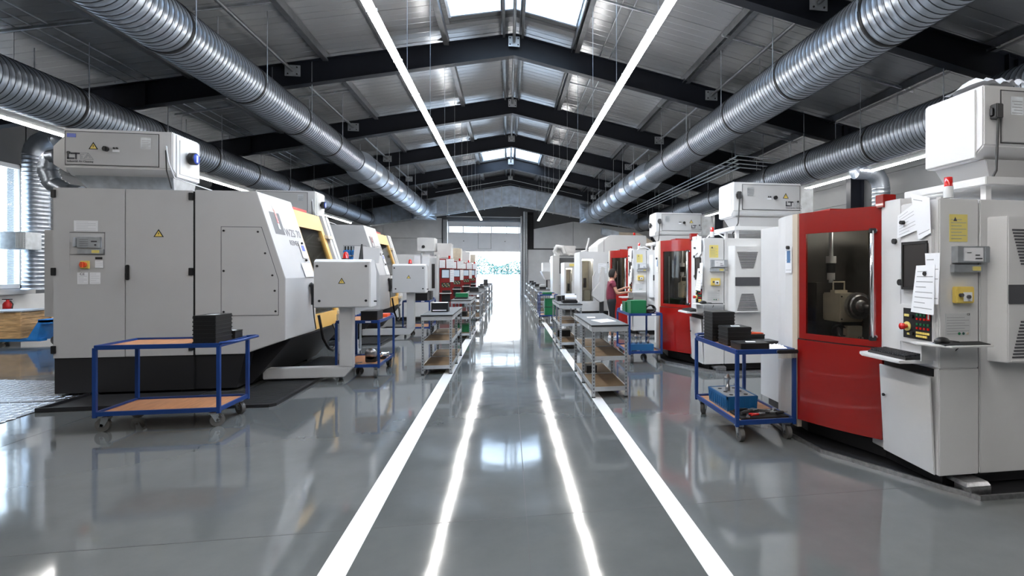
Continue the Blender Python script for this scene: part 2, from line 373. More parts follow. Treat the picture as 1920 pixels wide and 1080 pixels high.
# gate frame columns
tr = MB(); tr.box(-4.22, -3.94, YF-.25, YF, 0, 5.0).box(.82, .95, YF-.3, YF, 0, 5.3).box(1.0, 1.15, YF-.42, YF, 0, 5.6).box(1.19, 1.28, YF-.3, YF, 0, 5.6)
struct(tr, 'trim_1', 'rackgrey', .006)
tb = MB(); 
for x in (1.36, 1.47, 1.58): tb.box(x, x+.05, YF-.2, YF-.05, 3.1, 5.4)
struct(tb, 'trim_2', 'blacksteel')
bb = MB().box(1.3, 1.7, YF-.04, YF-.004, 3.1, 5.6); struct(bb, 'trim_3', 'matte')

# sectional gate = door_1
d = thing('door_1', None, None, ((gx0+gx1)/2, YF-.12, gz)); d['kind'] = 'structure'
def GB(x0, x1, z0, z1, name, m, y0=YF-.16, y1=YF-.10, bev=.004, par=None): return MB(d.location).box(x0, x1, y0, y1, z0, z1).build(name, m, d if par is None else par, bev)
GB(gx0, -1.98, gz, 4.1, 'gate_panel', 'gate'); GB(-1.1, gx1, gz, 4.1, 'gate_panel', 'gate')
GB(-1.94, -1.14, gz+.15, 4.08, 'wicket_door', 'gate'); GB(-1.99, -1.09, gz+.1, 4.11, 'wicket_backing', 'rackgrey', YF-.12, YF-.10); GB(-1.98, -1.1, gz, gz+.13, 'gate_panel', 'gate')  # full backing sheet added behind the wicket stops daylight in its gaps
for x in (-1.98, -1.13): GB(x, x+.03, gz+.13, 4.1, 'door_edge', 'rackgrey', YF-.17, YF-.11)
GB(-1.98, -1.1, 4.08, 4.11, 'glazing_rail', 'gate'); GB(gx0, gx1, 4.10, 4.17, 'glazing_rail', 'gate'); GB(gx0, gx1, 4.56, 4.9, 'top_section', 'gate')
for x in (gx0+.03, -2.96, -1.98, -1.87, -1.12, -1.04, -.12, gx1-.09): GB(x, x+.06, 4.17, 4.56, 'glazing_bar', 'gate')
for a, b_ in ((gx0+.09, -2.96), (-2.9, -1.98), (-1.81, -1.12), (-.98, -.12), (-.06, gx1-.09)): GB(a, b_, 4.17, 4.56, 'pane', 'glass', YF-.14, YF-.135, 0)
GB(gx0, gx1, gz-.05, gz-.003, 'bottom_seal', 'rubber')
for x in (-2.9, -.2): MB(d.location).cyl((x, YF-.18, 3.6), (x, YF-.16, 3.6), .03).build('grip', 'black', d)

# beams (portal frames)
BYS = [13.7+5*k for k in range(-4, 5)]
def prof(x, z): return z - SL*abs(x-RX)
bm_ = {}
def ibeam():
    X0, X1 = XL+.1, 9.9
    zt, zb = 7.61, 7.05
    def bar(y0, y1, a, b_):
        mb = MB()
        mb.prism([(X0, prof(X0, a)), (RX, a), (X1, prof(X1, a)), (X1, prof(X1, b_)), (RX, b_), (X0, prof(X0, b_))], 'y', y0, y1); return mb
    bm_['web'] = bar(-.006, .006, zb+.015, zt-.015).mesh('beam_web', 'beam')
    bm_['flangeb'] = bar(-.11, .11, zb, zb+.018).mesh('bottom_flange', 'beam')
    bm_['flanget'] = bar(-.11, .11, zt-.018, zt).mesh('top_flange', 'beam')
    c = MB(); zc = prof(9.5, zb)
    c.box(9.5, 9.52, -.1, .1, 0, zc+.5).box(9.9, 9.92, -.1, .1, 0, zc+.3).box(9.5, 9.92, -.006, .006, 0, zc+.4)
    bm_['colr'] = c.mesh('column', 'beam')
    c = MB(); zc = prof(-11.3, zb)
    c.box(-11.32, -11.3, -.1, .1, 0, zc+.5).box(-11.72, -11.70, -.1, .1, 0, zc+.3).box(-11.72, -11.3, -.006, .006, 0, zc+.4)
    bm_['coll'] = c.mesh('column', 'beam')
    for nm, x in (('pl', -5.0), ('pr', 5.37), ('pc', RX)):
        p_ = MB(); z = prof(x, 7.39); w_ = .14 if nm == 'pc' else .17
        p_.box(x-w_, x+w_, -.13, -.112, z-.13, z+.13)
        p_.mat(1)
        for dx in (-.1, .1):
            for dz in (-.08, .08): p_.cyl((x+dx, -.13, z+dz), (x+dx, -.145, z+dz), .018, 8)
        bm_[nm] = p_.mesh('joint_plate', ['zinc', 'blacksteel'], .003)
    s_ = MB()
    for x in (-11.0, -8.1, 9.3): s_.box(x-.006, x+.006, -.1, .1, prof(x, zb)+.02, prof(x, zt)-.02)
    bm_['stiff'] = s_.mesh('stiffener', 'beam')
ibeam()
for i, yb in enumerate(BYS):
    r = thing('roof_beam', None, None, (0, yb, 0)); r['kind'] = 'structure'
    for k in ('web', 'flangeb', 'flanget', 'colr', 'coll', 'pl', 'pr', 'pc', 'stiff'):
        o = bpy.data.objects.new(bm_[k].name.split('.')[0], bm_[k]); COL.objects.link(o); o.parent = r
# longitudinal tie tubes between the plates
for x in (-5.0, 5.37, RX):
    r = thing('tie_tube', None, None, (x, BYS[0], prof(x, 7.39))); r['kind'] = 'structure'
    for a, b_ in zip(BYS[:-1], BYS[1:]):
        MB(r.location).cyl((x, a+.14, prof(x, 7.39)), (x, b_-.14, prof(x, 7.39)), .038, 10).build('tube', 'purlin', r)
# diagonal bracing wires in the far bay
for sx_ in (-1, 1):
    br = MB((RX, 33.5, 7.0)).cyl((RX, 33.6, 7.3), (RX+sx_*4.5, 33.62, 6.4), .015, 6); struct(br, 'bracing_wire', 'zinc')
# purlins: C sections along the hall
for x in (-10.2, -7.25, -4.35, -1.55, -.12, .34, 1.72, 4.7, 7.3, 9.0):
    z = rz(x)-.004; s = 1 if x < RX else -1
    p_ = MB((x, 0, z)); wd_ = .10 if abs(x-RX) > .5 else .05; h = .17
    p_.box(x-wd_, x+wd_, YB, YF, z-.008, z).box(x-.004 + s*wd_, x+.004+s*wd_, YB, YF, z-h, z).box(x-wd_*.2, x+wd_, YB, YF, z-h-.006, z-h)
    pr_ = struct(p_, 'roof_purlin', 'purlin')
    if abs(x-RX) > 1:
        for yb in BYS:
            if yb > 4: MB(pr_.location).prism([(x-.16, z-.15), (x+.0, z-.15), (x+.0, z-.02)], 'y', yb-.2, yb-.19).build('cleat', 'purlin', pr_)
# thin strip modelled for the panel edge shadow beside the strip light
struct(MB((-3.0, 0, 7)).box(-3.04, -2.98, YB, 33, rz(-3.0)-.05, rz(-3.0)-.006), 'edge_shadow_strip', 'purlin')
for x in (2.35, 2.6, -8.0, -8.25, -8.5):
    struct(MB((x, 0, 6)).cyl((x, YB, rz(x)-.1), (x, 34, rz(x)-.1), .014, 6), 'conduit', 'zinc')
# ------------------------------------------------------------ window on the left wall
wn = thing('window_1', None, None, (XL, WY0, WZ0)); wn['kind'] = 'structure'
f = MB(wn.location); a, b_ = WY0, WY1
for (y0, y1, z0, z1) in ((a, b_, WZ0, WZ0+.1), (a, b_, WZ1-.1, WZ1), (a, a+.1, WZ0, WZ1), (b_-.1, b_, WZ0, WZ1), (13.75, 13.9, WZ0, WZ1)): f.box(XL-.08, XL+.05, y0, y1, z0, z1)
f.build('frame', 'white', wn, .005)
MB(wn.location).box(XL-.05, XL+.1, WY1-.03, WY1+.12, WZ0-.05, WZ1+.05).build('reveal', 'light', wn)
MB(wn.location).box(XL-.02, XL+.22, a-.1, b_+.12, WZ0-.14, WZ0-.01).build('sill', 'light', wn, .005)
for y0, y1 in ((a+.1, 13.75), (13.9, b_-.1)): MB(wn.location).box(XL-.04, XL-.035, y0, y1, WZ0+.1, WZ1-.1).build('pane', 'glass', wn)
bl = MB(wn.location)
z = WZ0+.12
while z < WZ1-.12: bl.hexa([(XL-.02,a+.11,z),(XL,a+.11,z-.014),(XL,b_-.11,z-.014),(XL-.02,b_-.11,z)],[(XL-.02,a+.11,z+.002),(XL,a+.11,z-.012),(XL,b_-.11,z-.012),(XL-.02,b_-.11,z+.002)]); z += .032
tag(bl.build('blind', 'blind', wn), kind='stuff')

# ------------------------------------------------------------ strip lights
LTH = []
def strip(x, z, y0, y1, label, wires=True, w=.055, reflector=0):
    t_ = thing('strip_light', label, 'light', (x, y0, z), 'long strip lights')
    MB(t_.location).box(x-w*.5, x+w*.5, y0, y1, z+.035, z+.09).build('housing', 'white', t_)
    if reflector:
        s = reflector
        MB(t_.location).hexa([(x+s*.06,y0,z+.03),(x+s*.30,y0,z+.20),(x+s*.30,y1,z+.20),(x+s*.06,y1,z+.03)], [(x+s*.06,y0,z+.05),(x+s*.30,y0,z+.22),(x+s*.30,y1,z+.22),(x+s*.06,y1,z+.05)]).build('reflector', 'rackedge', t_)
    L = 1.5; yy = y0
    me = MB((0, 0, 0)).box(-w*.9, w*.9, .012, L-.012, 0, .034).mesh('tube_segment', 'tube')
    cl = MB().box(-w-.006, w+.006, -.012, .012, -.004, .05).mesh('clip', 'zinc')
    while yy < y1-.2:
        o = bpy.data.objects.new('tube_segment', me); COL.objects.link(o); o.parent = t_; o.location = (0, yy-y0, 0)
        o = bpy.data.objects.new('clip', cl); COL.objects.link(o); o.parent = t_; o.location = (0, yy-y0, 0)
        yy += L
    if wires:
        yy = 6.2
        while yy < y1:
            MB(t_.location).cyl((x, yy, z+.09), (x, yy, rz(x)-.01), .004, 5).build('hanging_wire', 'zinc', t_); yy += 2.5
    return t_
strip(-1.55, 4.6, -4.0, 32, 'continuous white strip light hanging over left side of the aisle')
strip(1.78, 4.6, -4.0, 32, 'continuous white strip light hanging over right side of the aisle')
strip(-8.75, 4.30, -1, 32, 'strip light with reflector under the outer left ventilation duct', True, .045, 1)
strip(9.05, 4.13, -1, 32, 'strip light with reflector under the outer right ventilation duct', True, .045, -1)
# ================================================================== VENTILATION DUCTS
def spiral(r, L, name='duct_section', pitch=.112):
    pr_ = []; n = max(1, int(L/pitch)); p = L/n
    for i in range(n):
        a = i*p; pr_ += [(a+p*.08, r), (a+p*.78, r), (a+p*.86, r+.009), (a+p*.94, r+.009)]
    mb = MB().lathe([(0, r)]+pr_+[(L, r)], (0, 0, 0), 'y', 36)
    for k in range(len(mb.mi)):
        if (k//36) % 4 == 2: mb.mi[k] = 1
    return mb.mesh(name, ['duct', 'seam'])
def duct_run(name, label, x, z, r, y0, y1, first, step, group, plain_from=None, r2=None, hangers=True):
    t_ = thing(name, label, 'duct', (x, y0, z), group)
    me = spiral(r, step); band = MB().lathe([(-.03, r+.001), (-.03, r+.014), (.03, r+.014), (.03, r+.001)], (0, 0, 0), 'y', 36).mesh('joint_band', 'blacksteel')
    y = first
    while y > y0: y -= step
    ys = []
    end = plain_from if plain_from else y1
    while y < end-.3:
        L = min(step, end-y); m_ = me if abs(L-step) < .01 else spiral(r, L)
        o = bpy.data.objects.new('duct_section', m_); COL.objects.link(o); o.parent = t_; o.location = (0, y-y0, 0)
        if y > 4:
            o = bpy.data.objects.new('joint_band', band); COL.objects.link(o); o.parent = t_; o.location = (0, y-y0, 0)
            ys.append((y, r))
        y += step
    if plain_from:
        MB(t_.location).lathe([(0, r), (.5, r+.03), (1.0, r2), (1.1, r2+.012), (1.16, r2)], (x, plain_from, z), 'y', 36).build('reducer', 'duct', t_)
        band2 = MB().lathe([(-.025, r2+.001), (-.025, r2+.012), (.025, r2+.012), (.025, r2+.001)], (0, 0, 0), 'y', 36).mesh('joint_band', 'blacksteel')
        y = plain_from+1.1; n = round((y1-y)/1.95); st = (y1-y)/n
        pl = MB().lathe([(0, r2), (st*.5-.01, r2), (st*.5, r2+.005), (st*.5+.01, r2), (st, r2)], (0, 0, 0), 'y', 36).mesh('duct_section', 'duct')
        for i in range(n):
            o = bpy.data.objects.new('duct_section', pl); COL.objects.link(o); o.parent = t_; o.location = (0, y-y0, 0)
            o = bpy.data.objects.new('joint_band', band2); COL.objects.link(o); o.parent = t_; o.location = (0, y-y0, 0); ys.append((y, r2)); y += st
    if hangers:
        for k, (yy, rr) in enumerate(ys):
            for s in (-1, 1):
                MB(t_.location).cyl((x+s*(rr+.03), yy, z), (x+s*(rr+.03), yy, rz(x+s*rr)-.1), .009, 6).build('hanger_rod', 'zinc', t_)
    return t_
G = 'round ventilation ducts along the hall'
duct_run('ventilation_duct', 'large spiral duct hanging left of the aisle, inner one of the left pair', -5.05, 5.27, .405, -8, 33.4, 8.9, 2.4, G, 18.6, .50)
duct_run('ventilation_duct', 'large spiral duct hanging right of the aisle, inner one of the right pair', 5.25, 5.22, .44, -8, 33.4, 9.1, 2.4, G, 18.6, .53)
dl = duct_run('ventilation_duct', 'dark spiral duct running near the left wall', -8.35, 4.78, .42, -8, 33.95, 9.29, 2.4, G)
dr = duct_run('ventilation_duct', 'dark spiral duct running near the right wall', 8.55, 4.62, .45, -8, 33.95, 8.8, 2.4, G)
# cross rails that carry the rods
for k in range(-2, 5):
    yy = 10.9+5*k
    for x0, x1, in ((-5.7, -4.3), (4.55, 5.95), (-8.75, -7.1), (7.6, 9.2)):
        z = rz((x0+x1)/2)-.16; dz = (rz(x1)-rz(x0))/2
        q = MB((x0, yy, z)); q.hexa([(x0,yy-.02,z-dz),(x1,yy-.02,z+dz),(x1,yy+.02,z+dz),(x0,yy+.02,z-dz)], [(x0,yy-.02,z-dz+.045),(x1,yy-.02,z+dz+.045),(x1,yy+.02,z+dz+.045),(x0,yy+.02,z-dz+.045)])
        struct(q, 'hanger_rail', 'zinc')
    for x0, x1 in ((1.78, 3.3),):
        z = rz(2.5)-.16; q = MB((x0, yy, z)); q.hexa([(x0,yy-.02,z+.15),(x1,yy-.02,z-.15),(x1,yy+.02,z-.15),(x0,yy+.02,z+.15)], [(x0,yy-.02,z+.19),(x1,yy-.02,z-.11),(x1,yy+.02,z-.11),(x0,yy+.02,z+.19)])
        struct(q, 'hanger_rail', 'zinc')
# transverse rectangular collecting duct below the last beam
t_ = thing('collecting_duct', 'wide rectangular zinc duct crossing under the roof ridge at far end', 'duct', (RX, 34.3, 6))
def tz(x): return 5.85-SL*.85*abs(x-RX)
N = 15; xs = [RX-8.2+16.4*i/N for i in range(N+1)]
for i in range(N):
    x0, x1 = xs[i]+.006, xs[i+1]-.006
    pts = [(x0, tz(x0)), (x1, tz(x1)), (x1, tz(x1)+1.14), (x0, tz(x0)+1.14)]
    if x0 < RX < x1: pts = [(x0, tz(x0)), (RX, tz(RX)), (x1, tz(x1)), (x1, tz(x1)+1.14), (RX, tz(RX)+1.14), (x0, tz(x0)+1.14)]
    MB(t_.location).prism(pts, 'y', 34.0, 34.9).build('duct_panel', 'zincflat', t_, .004)
    if i:
        MB(t_.location).box(xs[i]-.02, xs[i]+.02, 33.92, 34.92, tz(xs[i])-.05, tz(xs[i])+1.19).build('flange', 'rackedge', t_)
ra = MB(t_.location)
for s in (-1, 1): ra.hexa([(RX,33.85,5.74),(RX+s*8.3,33.85,5.74-SL*.85*8.3),(RX+s*8.3,34.0,5.74-SL*.85*8.3),(RX,34.0,5.74)], [(RX,33.85,5.82),(RX+s*8.3,33.85,5.82-SL*.85*8.3),(RX+s*8.3,34.0,5.82-SL*.85*8.3),(RX,34.0,5.82)])
ra.build('support_rail', 'zinc', t_)
for x, z, r in ((-5.05, 5.27, .5), (5.25, 5.22, .53)):
    q = MB(t_.location)
    n = 24; ring = [(x+r*math.cos(2*PI*k/n), 33.35, z+r*math.sin(2*PI*k/n)) for k in range(n)]
    def sq(k):
        c, s_ = math.cos(2*PI*k/n), math.sin(2*PI*k/n); m_ = max(abs(c), abs(s_)); return (x+.72*c/m_, 34.0, z+.1+.62*s_/m_)
    q.add(ring+[sq(k) for k in range(n)], [(k, (k+1) % n, (k+1) % n+n, k+n) for k in range(n)]); q.build('transition_hood', 'zincflat', t_)
# down-going square duct right of the far end
t_ = thing('offset_duct', 'pale square duct stepping down beside the far right wall panels', 'duct', (7.5, 33.7, 4.0))
P_ = [(5.9, 3.95), (7.0, 3.65), (8.3, 3.6), (9.2, 3.1)]
for (xa, za), (xb, zb) in zip(P_[:-1], P_[1:]):
    MB(t_.location).hexa([(xa,33.4,za),(xb,33.4,zb),(xb,33.9,zb),(xa,33.9,za)], [(xa,33.4,za+.45),(xb,33.4,zb+.45),(xb,33.9,zb+.45),(xa,33.9,za+.45)]).build('duct_piece', 'beige' if xb > 8 else 'zincflat', t_, .004)
# wall risers
def riser(label, x, y, z0, z1, r, xe, name='duct_riser'):
    t_ = thing(name, label, 'duct', (x, y, z0))
    pr_ = [(0, r*1.08), (.03, r*1.08), (.03, r)]; L = z1-z0; n = int(L/.1)
    for i in range(n): a = .05+i*(L-.05)/n; pr_ += [(a, r), (a+.05, r), (a+.06, r+.007), (a+.075, r+.007), (a+.08, r)]
    MB(t_.location).lathe(pr_+[(L, r)], (x, y, z0), 'z', 28).build('riser_tube', 'duct', t_)
    s = 1 if xe > x else -1; R = .42; arc = []
    for i in range(5): a = PI/2*i/4; arc.append((x+s*R*(1-math.cos(a)), y, z1+R*math.sin(a)))
    MB(t_.location).tube(arc, r*1.02, 24).build('elbow', 'duct', t_)
    MB(t_.location).lathe([(0, r)]+[(abs(xe-x-s*R)*i/8+d_, r+h) for i in range(8) for d_, h in ((.02, 0), (.04, .007), (.055, .007), (.06, 0))]+[(abs(xe-x-s*R), r)], (min(xe, x+s*R), y, z1+R), 'x', 28).build('branch_tube', 'duct', t_)
    return t_
riser('zinc duct riser on the left wall beside the window', -11.25, 15.0, 1.17, 4.4, .25, -8.6)
riser('zinc duct riser on the right wall behind the nearest red door machine', 9.45, 12.3, 0.9, 3.75, .21, 8.7)
# conduits bundle at upper right
t_ = thing('conduit_bundle', 'row of thin grey pipes running above the right machines', 'pipe', (6.9, 22, 4.9))
for k in range(4): MB(t_.location).tube([(6.55+.22*k, 14.6+.4*k, 4.95-.02*k), (6.55+.22*k, 30, 4.95-.02*k)], .022, 6).build('pipe', 'zinc', t_)
for k in range(4): MB(t_.location).tube([(6.5, 14.6+.4*k, 4.98-.02*k), (7.9, 14.6+.4*k, 4.90-.02*k)], .018, 6).build('pipe', 'zinc', t_)
for yy in (15.5, 19.6, 24.6): MB(t_.location).cyl((6.9, yy, 4.97), (6.9, yy, rz(6.9)-.1), .01, 6).build('hanger_rod', 'zinc', t_)
# shrubs and yard outside the gate
t_ = thing('shrub', 'leafy bushes on the bank outside the open gate', 'bush', (-1.5, 52, 0))
st = MB(t_.location)
for i in range(9):
    x = -6.5+i*1.3; st.cyl((x, 52, -.3), (x+random.uniform(-.4, .4), 52, 2.2), .07, 6, .03)
st.build('stem', 'liner', t_)
lf = MB(t_.location); random.seed(4)
for i in range(5200):
    u = random.random(); x = -7.5+u*12; top = 3.4-.14*(x+7.5)+.35*math.sin(x*1.7)
    zz = .9+(top-.9)*random.random()**.8; yy = 52+random.uniform(-1.1, 1.1)*(1-.5*zz/top); s_ = random.uniform(.06, .13)
    a = Vector((random.uniform(-1, 1), random.uniform(-1, 1), random.uniform(-1, 1))).normalized()*s_; b2 = a.orthogonal().normalized()*s_*.5
    c = Vector((x, yy, zz)); lf.add([c-a, c+b2, c+a, c-b2], [(0, 1, 2, 3)])
tag(lf.build('foliage', 'leaf', t_), kind='stuff')
bk_ = MB((0, 52, 0)).prism([(48, -.02), (50.5, 1.2), (56, 1.6), (70, 1.6), (70, -.02)], 'x', -25, 20); struct(bk_, 'grass_bank', 'pave')
# ================================================================== LEFT GRINDING MACHINES
def lta(label, x0, yf, zb, mirror=False, knobside=True):
    """air cleaning unit; x0 = left edge of its front, yf front plane, zb underside"""
    W, D, H = 1.27, .62, .62
    t_ = thing('air_cleaner', label, 'air cleaner', (x0+W/2, yf+D/2, zb), 'air cleaners on the machines'); O = t_.location
    def X(u): return x0+W-u if mirror else x0+u
    def bx(u0, u1, *a): a_, b_ = sorted((X(u0), X(u1))); return (a_, b_)+a
    MB(O).prism([(yf, zb+H), (yf+D, zb+H), (yf+D, zb+.02), (yf+.12, zb+.02), (yf, zb+.12)], 'x', x0, x0+W).build('casing', 'white', t_, .012)
    fp = MB(O).box(*bx(.03, 1.10, yf-.012, yf, zb+.15, zb+H-.045)).build('front_panel', 'light', t_, .004)
    g_ = MB(O)
    for q in (bx(.02, 1.11, yf-.004, yf-.001, zb+.14, zb+.148), bx(.02, 1.11, yf-.004, yf-.001, zb+H-.043, zb+H-.035), bx(.02, .028, yf-.004, yf-.001, zb+.14, zb+H-.035), bx(1.102, 1.11, yf-.004, yf-.001, zb+.14, zb+H-.035)): g_.box(*q)
    g_.build('seal_gap', 'rubber', t_)
    y = yf-.013
    xk = X(.50); kn = MB(O).cyl((xk, y, zb+.36), (xk, y-.035, zb+.36), .033, 16); kn.box(xk-.01, xk+.01, y-.05, y-.034, zb+.33, zb+.39); kn.build('knob', 'black', t_)
    pl = MB(O).mat(0).box(xk+(.07 if not mirror else -.15), xk+(.15 if not mirror else -.07), y-.003, y, zb+.325, zb+.355); pl.mat(1)
    for d_ in (.03, .065):
        xx = xk+(.06+d_ if not mirror else -.06-d_-.0); pl.cyl((xx, y, zb+.375), (xx, y-.012, zb+.375), .012, 8)
    pl.build('switch_plate', ['paper', 'black'], t_)
    warning(t_, X(.35 if not mirror else .34+.0) if not mirror else X(.30), y, zb+.40, .095, O)
    xl = X(.05) if not mirror else X(.30)
    # emblem: bold L and T blocks, outlined letters, lettering below
    lg = MB(O); z0 = zb+.215; s = .088
    lg.box(xl, xl+.022, y-.002, y, z0, z0+s).box(xl, xl+.085, y-.002, y, z0, z0+.022)
    lg.box(xl+.04, xl+.145, y-.002, y, z0+s-.022, z0+s).box(xl+.092, xl+.112, y-.002, y, z0, z0+s)
    lg.build('emblem', 'ink', t_)
    l2 = MB(O); w_ = .0035
    def ln(a, b_):
        a = Vector((a[0], a[1])); b_ = Vector((b_[0], b_[1])); n_ = (b_-a).normalized(); n_ = Vector((-n_.y, n_.x))*w_
        l2.prism([tuple(a+n_), tuple(b_+n_), tuple(b_-n_), tuple(a-n_)], 'y', y-.002, y)
    x2 = xl+.125
    for a, b_ in (((x2+.028, z0+s), (x2+.105, z0+s)), ((x2+.03, z0), (x2+.03, z0+s-.02)), ((x2+.03, z0+s-.02), (x2+.07, z0+s-.02)), ((x2+.06, z0), (x2+.115, z0+s)), ((x2+.115, z0+s), (x2+.175, z0)), ((x2+.175, z0), (x2+.075, z0)), ((x2+.09, z0+.02), (x2+.115, z0+.06)), ((x2+.115, z0+.06), (x2+.14, z0+.02)), ((x2+.045, z0), (x2+.045, z0+.05))): ln(a, b_)
    l2.build('emblem', 'greyink', t_)
    text('Industrial Air Cleaning', .036, 'ink', t_, Vector((xl, y-.002, zb+.178))-O, sx=.92)
    MB(O).cyl((X(.07), y, zb+.30), (X(.07), y-.012, zb+.30), .018, 12).build('lock', 'black', t_)
    st = MB(O).mat(0).box(*bx(.90, 1.02, y-.002, y, zb+.38, zb+.53)); st.mat(1)
    for k in range(5): st.box(*bx(.91, 1.01-.02*(k % 2), y-.003, y-.001, zb+.39+.024*k, zb+.398+.024*k))
    st.build('type_plate', ['zinc', 'greyink'], t_)
    if not mirror: MB(O).box(x0+.05, x0+.15, y-.002, y, zb+.50, zb+.55).build('sticker', 'knobblue', t_)
    # side door with pressure gauge on the aisle side
    xs = x0+W if not mirror else x0; s = 1 if not mirror else -1
    sd = MB(O).box(*sorted((xs, xs+s*.012)), yf+.07, yf+D-.01, zb+.03, zb+H-.02).build('side_door', 'white', t_, .004)
    if not mirror:
        rb = MB(O).box(xs+.012, xs+.02, yf+.13, yf+.15, zb+.1, zb+H-.08).box(xs+.012, xs+.02, yf+.13, yf+D-.05, zb+.08, zb+.1); rb.build('side_rib', 'white', t_)
        c = (yf+.33, zb+.33)
        MB(O).lathe([(0, .03), (.03, .03), (.03, .085), (.10, .085), (.105, .075)], (xs+.012, *c), 'x', 20).build('gauge_housing', 'black', t_)
        MB(O).lathe([(0, .072), (.01, .07), (.01, .0)], (xs+.115, *c), 'x', 20).build('gauge_dial', 'knobblue', t_)
        MB(O).box(xs+.118, xs+.130, c[0]-.02, c[0]+.02, c[1]-.05, c[1]+.05).build('gauge_pointer', 'paper', t_, .003)
        MB(O).tube([(x0+W-.07, yf-.0, zb+.42), (x0+W-.05, yf-.05, zb+.42), (x0+W-.02, yf-.05, zb+.2), (x0+W+.04, yf-.03, zb+.0), (x0+W+.2, yf+.1, zb-.06), (x0+W+.35, yf+.35, zb-.12)], .008, 6).build('cable', 'paper', t_)
        MB(O).tube([(x0+W-.07, yf-.0, zb+.38), (x0+W-.06, yf-.04, zb+.36), (x0+W-.05, yf-.04, zb+.1), (x0+W+.0, yf-.02, zb-.14)], .008, 6).build('cable', 'black', t_)
    else:
        xp = x0+.09
        MB(O).box(xp-.035, xp+.035, yf-.07, yf, zb+.33, zb+.45).box(xp-.05, xp-.035, yf-.05, yf-.01, zb+.35, zb+.42).build('plug', 'rubber', t_, .01)
        MB(O).tube([(xp, yf-.05, zb+.33), (xp-.01, yf-.05, zb+.1), (xp-.03, yf-.06, zb-.1), (xp-.12, yf-.04, zb-.28), (xp-.08, yf+.0, zb-.36)], .011, 6).build('cable', 'rubber', t_)
        if knobside: MB(O).lathe([(0, .02), (-.03, .02), (-.03, .07), (-.07, .07), (-.075, 0)], (x0-.012, yf+.36, zb+.3), 'x', 16).build('gauge_housing', 'black', t_)
    # base funnel and duct stub
    zl = zb-.155 if not mirror else zb-.17
    MB(O).hexa([(x0+.2,yf+.12,zl),(x0+W-.05,yf+.12,zl),(x0+W-.05,yf+D-.04,zl),(x0+.2,yf+D-.04,zl)], [(x0+.08,yf+.06,zb+.02),(x0+W-.03,yf+.06,zb+.02),(x0+W-.03,yf+D-.02,zb+.02),(x0+.08,yf+D-.02,zb+.02)]).build('base', 'zinc' if not mirror else 'light', t_, .004)
    if not mirror:
        MB(O).hexa([(x0-.26,yf+.2,zb+.18),(x0,yf+.05,zb+.05),(x0,yf+.55,zb+.05),(x0-.26,yf+.42,zb+.18)], [(x0-.26,yf+.2,zb+.42),(x0,yf+.05,zb+.56),(x0,yf+.55,zb+.56),(x0-.26,yf+.42,zb+.42)]).build('outlet_hood', 'light', t_, .004)
        hs = [(x0-.26, yf+.31, zb+.30), (x0-.38, yf+.33, zb+.28), (x0-.42, yf+.33, zb+.12), (x0-.36, yf+.33, zb-.06), (x0-.18, yf+.33, zb-.17), (x0+.0, yf+.33, zb-.2)]
        pts = []; 
        for a, b_ in zip(hs[:-1], hs[1:]):
            for k in range(8): pts.append(Vector(a).lerp(Vector(b_), k/8))
        MB(O).tube(pts, [.10+.012*(i % 2) for i in range(len(pts))], 14).build('flexible_hose', 'duct', t_)
    else:
        MB(O).box(x0+W, x0+W+.3, yf+.1, yf+.5, zb+.05, zb+H-.06).build('outlet_hood', 'zinc', t_, .01)
    return t_

def lprof(z): return -3.0 if z <= 1.52 else -3.0-.36*(z-1.52)/(2.70-1.52)
def slope_panel(mb, y0, y1, z0, z1, o0, o1):
    zs = [z0]+([1.52] if z0 < 1.52 < z1 else [])+[z1]
    for a, b_ in zip(zs[:-1], zs[1:]):
        mb.hexa([(lprof(a)+o0,y0,a),(lprof(a)+o1,y0,a),(lprof(a)+o1,y1,a),(lprof(a)+o0,y1,a)], [(lprof(b_)+o0,y0,b_),(lprof(b_)+o1,y0,b_),(lprof(b_)+o1,y1,b_),(lprof(b_)+o0,y1,b_)])
    return mb
def sl_rot(o): pass
T = thing('grinding_machine', 'nearest light grey grinding machine with twin cabinet doors and yellow sliding door', 'machine', (-4.4, 7.9, 0), 'large light grey grinding machines on the left'); O = T.location
B = lambda: MB(O)
YF_ = 7.9
B().box(-5.74, -4.13, YF_+.022, 8.9, .5, 2.69).build('cabinet', 'light', T, .006)
# left door around its recess
rx0, rx1, rz0, rz1 = -5.56, -5.16, 1.50, 2.12
ld = B(); x0, x1 = -5.74, -4.935
ld.box(x0, rx0, YF_, YF_+.02, .5, 2.69).box(rx1, x1, YF_, YF_+.02, .5, 2.69).box(rx0, rx1, YF_, YF_+.02, .5, 1.62).box(rx0, rx1, YF_, YF_+.02, rz1, 2.69)
ld = ld.build('cabinet_door', 'light', T)
def onto(par): return MB(O)
B().box(-4.925, -4.135, YF_, YF_+.02, .5, 2.69).build('cabinet_door', 'light', T, .003)
B().box(rx0, rx1, YF_+.004, YF_+.021, 1.62, rz1).build('recess_back', 'light', T)
B().box(rx0, rx1, YF_-.002, YF_+.0, 1.83, 1.835).box(rx0, rx1, YF_-.001, YF_+.0, 2.115, 2.12).box(rx1-.004, rx1, YF_-.001, YF_, 1.83, 2.12).build('recess_edge', 'ink', T)
dv = B().mat(0).box(-5.46, -5.20, YF_-.03, YF_+.01, 1.92, 2.06).mat(1)
for k in range(4): dv.box(-5.43, -5.33, YF_-.032, YF_-.029, 1.94+.027*k, 1.947+.027*k)
dv.box(-5.30, -5.23, YF_-.032, YF_-.029, 1.99, 2.01).cyl((-5.25, YF_-.03, 1.955), (-5.25, YF_-.035, 1.955), .012, 8); dv.build('control_unit', ['zinc', 'ink'], T, .004)
B().box(-5.50, -5.475, YF_-.05, YF_+.01, 1.93, 2.05).build('unit_handle', 'rackedge', T, .004)
